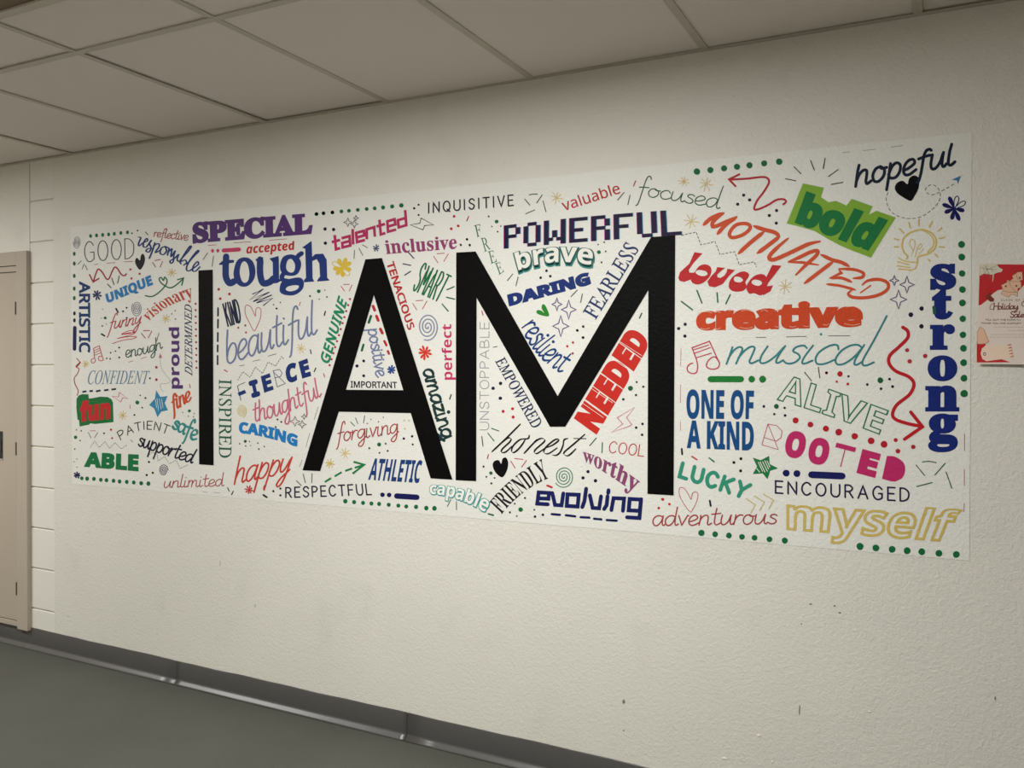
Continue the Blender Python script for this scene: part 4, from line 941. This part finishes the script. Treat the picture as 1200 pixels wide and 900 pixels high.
# ------------------------------------------------------------------ holiday flyer on the wall
fly_tl, fly_bl = wallpt(1148, 309.5), wallpt(1144.4, 426.5)
fu = Vector((fly_tl[0] - fly_bl[0], fly_tl[1] - fly_bl[1])); FH = fu.length; fu.normalize(); fr_ = Vector((fu.y, -fu.x)); FW = .216
flyer = empty('wall_flyer', 'red and white holiday sale flyer taped right of the mural', 'flyer', loc=(0, 0, 0))
def curl(X, Z):
    d = Vector((X - fly_bl[0], Z - fly_bl[1])); v = d.dot(fu) / FH; u = d.dot(fr_) / FW
    return D - 0.0022 - 0.011 * max(0.0, 1 - v * 1.25) ** 2 - 0.0015 * (1 - math.cos(u * 5)) * .5
def fplace(x, y):
    X, Z = wallpt(x, y); return curl(X, Z)
def fly_sheet():
    n, m_ = 8, 14; V_, F_ = [], []
    for side in (0, 1):
        for j in range(m_ + 1):
            for i in range(n + 1):
                u, v = i / n, j / m_; X = fly_bl[0] + fr_.x * u * FW + fu.x * v * FH; Z = fly_bl[1] + fr_.y * u * FW + fu.y * v * FH
                V_.append((X, curl(X, Z) + side * 0.0002, Z))
    k = (n + 1) * (m_ + 1)
    for j in range(m_):
        for i in range(n):
            a = j * (n + 1) + i; F_.append((a, a + 1, a + n + 2, a + n + 1)); F_.append((k + a, k + a + n + 1, k + a + n + 2, k + a + 1))
    me = bpy.data.meshes.new('sheet'); me.from_pydata(V_, [], F_); me.update()
    for p in me.polygons: p.use_smooth = True
    return me
link('paper_sheet', fly_sheet(), paper_ink((206, 194, 184)), flyer)
def fpoly(cr, s, rgb, name, lay, smooth=False, w=None):
    P_ = pts(cr, s)
    if smooth: P_ = catmull(P_, True)
    fl = Flat()
    if w: fl.stroke(P_, w, closed=True)
    else: fl.face(P_)
    return fl.obj(name, rgb, flyer, lay, None, fplace, paper_ink(rgb))
FR = (176, 26, 34); COOK = (206, 168, 140); BRN = (96, 48, 40)
fpoly('V', '232,125 490,127 700,129 900,131 1260,134 1262,330 1100,350 1000,400 900,436 860,480 800,540 700,520 600,495 500,520 440,560 400,598 352,660 300,700 245,742 215,742', FR, 'red_border', 1)
fpoly('W', '186,525 330,560 260,640 250,720 290,790 330,815 440,800 560,785 690,830 186,834', FR, 'red_border', 1)
fpoly('V', '236,126 490,128 520,172 580,205 560,240 490,255 445,275 440,340 420,405 380,385 345,345 300,350 232,385', (196, 190, 170), 'snowflake_cookie', 2)
f = Flat()
for q in ('345,205 480,150', '345,205 490,205', '345,205 400,330', '345,205 300,140', '345,205 270,300', '345,205 250,170', '345,205 345,140', '400,190 430,240', '300,230 285,190', '365,250 330,290'): f.stroke(pts('V', q), .45, caps=False)
f.obj('cookie_icing', (110, 112, 98), flyer, 3, None, fplace, paper_ink((110, 112, 98)))
fpoly('V', '300,540 360,520 400,560 400,600 452,650 440,690 390,690 340,650 300,600', (110, 40, 26), 'leaf_sprig', 2)
fpoly('V', '555,440 640,400 640,365 690,375 735,340 720,300 770,270 800,245 870,240 880,360 835,380 855,400 855,480 805,490 800,615 740,585 700,580 670,625 610,605 550,570 580,510', COOK, 'gingerbread_cookie', 2)
fpoly('V', '555,440 640,400 640,365 690,375 735,340 720,300 770,270 800,245 870,240 880,360 835,380 855,400 855,480 805,490 800,615 740,585 700,580 670,625 610,605 550,570 580,510', BRN, 'cookie_edge', 3, w=.25)
f = Flat()
for q in ('670,385 700,450 770,540', '640,385 840,388', '580,525 680,545 800,545', '780,270 800,340 850,370'): f.stroke(catmull(pts('V', q)), .3, caps=False)
for q in ('625,458', '783,452', '835,332'):
    p = pts('V', q)[0]; f.disc(p[0], p[1], 1.1)
f.obj('cookie_icing', BRN, flyer, 4, None, fplace, paper_ink(BRN))
fpoly('W', '235,300 290,325 320,400 350,470 372,515 340,540 260,560 190,555 190,380', COOK, 'tree_cookie', 2)
fpoly('W', '235,300 290,325 320,400 350,470 372,515 340,540 260,560 192,555 192,380', BRN, 'cookie_edge', 3, w=.3)
fpoly('W', '330,580 560,570 700,590 735,770 640,775 560,785 440,800 330,815 270,780 245,700 265,620', (216, 192, 172), 'gift_tag', 3)
f = Flat(); p = pts('W', '303,706')[0]
f.stroke([(p[0] + 1.4 * math.cos(a), p[1] + 1.7 * math.sin(a)) for a in [i * .5236 for i in range(12)]], .8, closed=True); f.obj('tag_eyelet', (78, 64, 54), flyer, 4, None, fplace, paper_ink((78, 64, 54)))
f = Flat()
for i in range(5): f.stroke(pts('W', '%g,%g %g,%g' % (650 + i * 9, 575 + i * 44, 702 + i * 8, 562 + i * 44)), .9, caps=False)
f.obj('twine_stripes', (170, 50, 44), flyer, 4, None, fplace, paper_ink((170, 50, 44)))
def fhand(s, cr, base, top, rgb, w, **kw):
    f = hand(s, cr, base, top, rgb, w, into=Flat(), **kw); f.obj('flyer_lettering', rgb, flyer, 2, None, fplace, paper_ink(rgb))
MAR = (110, 44, 44)
fhand('CLASS', 'V', '552,676 722,678', '552,650 722,652', (96, 84, 80), .3, gap=8); fhand('OF', 'V', '770,678 838,679', '770,652 838,653', (96, 84, 80), .3, gap=8)
f = Flat(); f.stroke(catmull(pts('V', '886,660 896,650 906,658 900,668 886,680 908,680')), .3); f.obj('flyer_lettering', (96, 84, 80), flyer, 2, None, fplace, paper_ink((96, 84, 80)))
f = hand('H', 'V', '440,812 510,810', '450,712 520,706', MAR, .9, into=Flat()); f.stroke(catmull(pts('V', '440,715 400,740 385,800 430,800')), .6)
hand('oliday', 'V', '512,806 812,800', '512,758 815,752', MAR, .8, into=f, asc=.9)
f.stroke(catmull(pts('V', '925,700 900,690 870,705 868,745 895,760')), .8)
f.obj('flyer_lettering', MAR, flyer, 2, None, fplace, paper_ink(MAR))
f = hand('S', 'W', '690,158 745,155', '700,70 760,66', MAR, .9, into=Flat()); hand('ale', 'W', '748,156 900,152', '750,110 905,106', MAR, .8, into=f, asc=.9)
f.obj('flyer_lettering', MAR, flyer, 2, None, fplace, paper_ink(MAR))
GT = (120, 104, 98)
fhand('FILL OUT THE FORM TO', 'W', '325,202 842,206', '325,180 842,184', GT, .3, gap=4); fhand('THANK YOU AND SUPPORT', 'W', '250,252 852,256', '250,232 852,236', GT, .32, gap=4)
f = Flat()
for y, xa, xb in ((300, 450, 1000), (352, 655, 1050), (412, 395, 950), (452, 378, 1050)):
    x = xa; r_ = random.Random(y)
    while x < xb:
        l = r_.uniform(18, 60); f.stroke([(CR['W'][0] + (x + t * l) / 12.857, CR['W'][1] + (y + (3 if t_ % 2 else -3)) / 12.857) for t_, t in enumerate([0, .25, .5, .75, 1])], .28, caps=False); x += l + 14
f.obj('small_print', (140, 124, 116), flyer, 2, None, fplace, paper_ink((140, 124, 116)))

# ------------------------------------------------------------------ scuffs, drips and flecks on the wall
def fleck(x, y, rx, ry, m, name='scuff_mark'):
    X, Z = wallpt(x, y); k = 0.0027
    bm = bmesh.new(); bmesh.ops.create_icosphere(bm, subdivisions=2, radius=1.0)
    for v in bm.verts:
        n = 1 + .35 * math.sin(v.co.x * 5 + x) * math.sin(v.co.z * 4 + y)
        v.co = Vector((X + v.co.x * rx * k * n, D + v.co.y * .0012, Z + v.co.z * ry * k * n))
    me = bpy.data.meshes.new(name); bm.to_mesh(me); bm.free()
    for p in me.polygons: p.use_smooth = True
    link(name, me, m, wall)
m_scuff = mat('grey_scuff', (136, 128, 118), 0.8); m_drop = mat('paint_blob', (236, 230, 216), 0.35)
for x, y, rx, ry in ((937, 832, .7, 6), (950, 708, 1.8, 1), (978, 710, 1.3, 1), (984, 718, 1.6, 1), (731, 822, 2, 3), (1166, 818, .8, 2), (299, 710, .7, 3), (80, 722, .8, 1.2), (731, 856, 1, 1), (258, 660, .5, 5), (939, 731, .6, 1.2)):
    fleck(x, y, rx, ry, m_scuff)
for x, y, rx, ry in ((889, 862, 3, 1.6), (849, 889, 3.4, 1.8), (905, 893, 1.6, 1.4), (1019, 834, 1.8, 1.2), (63, 232, .8, 1)):
    fleck(x, y, rx, ry, m_drop, 'paint_drip')
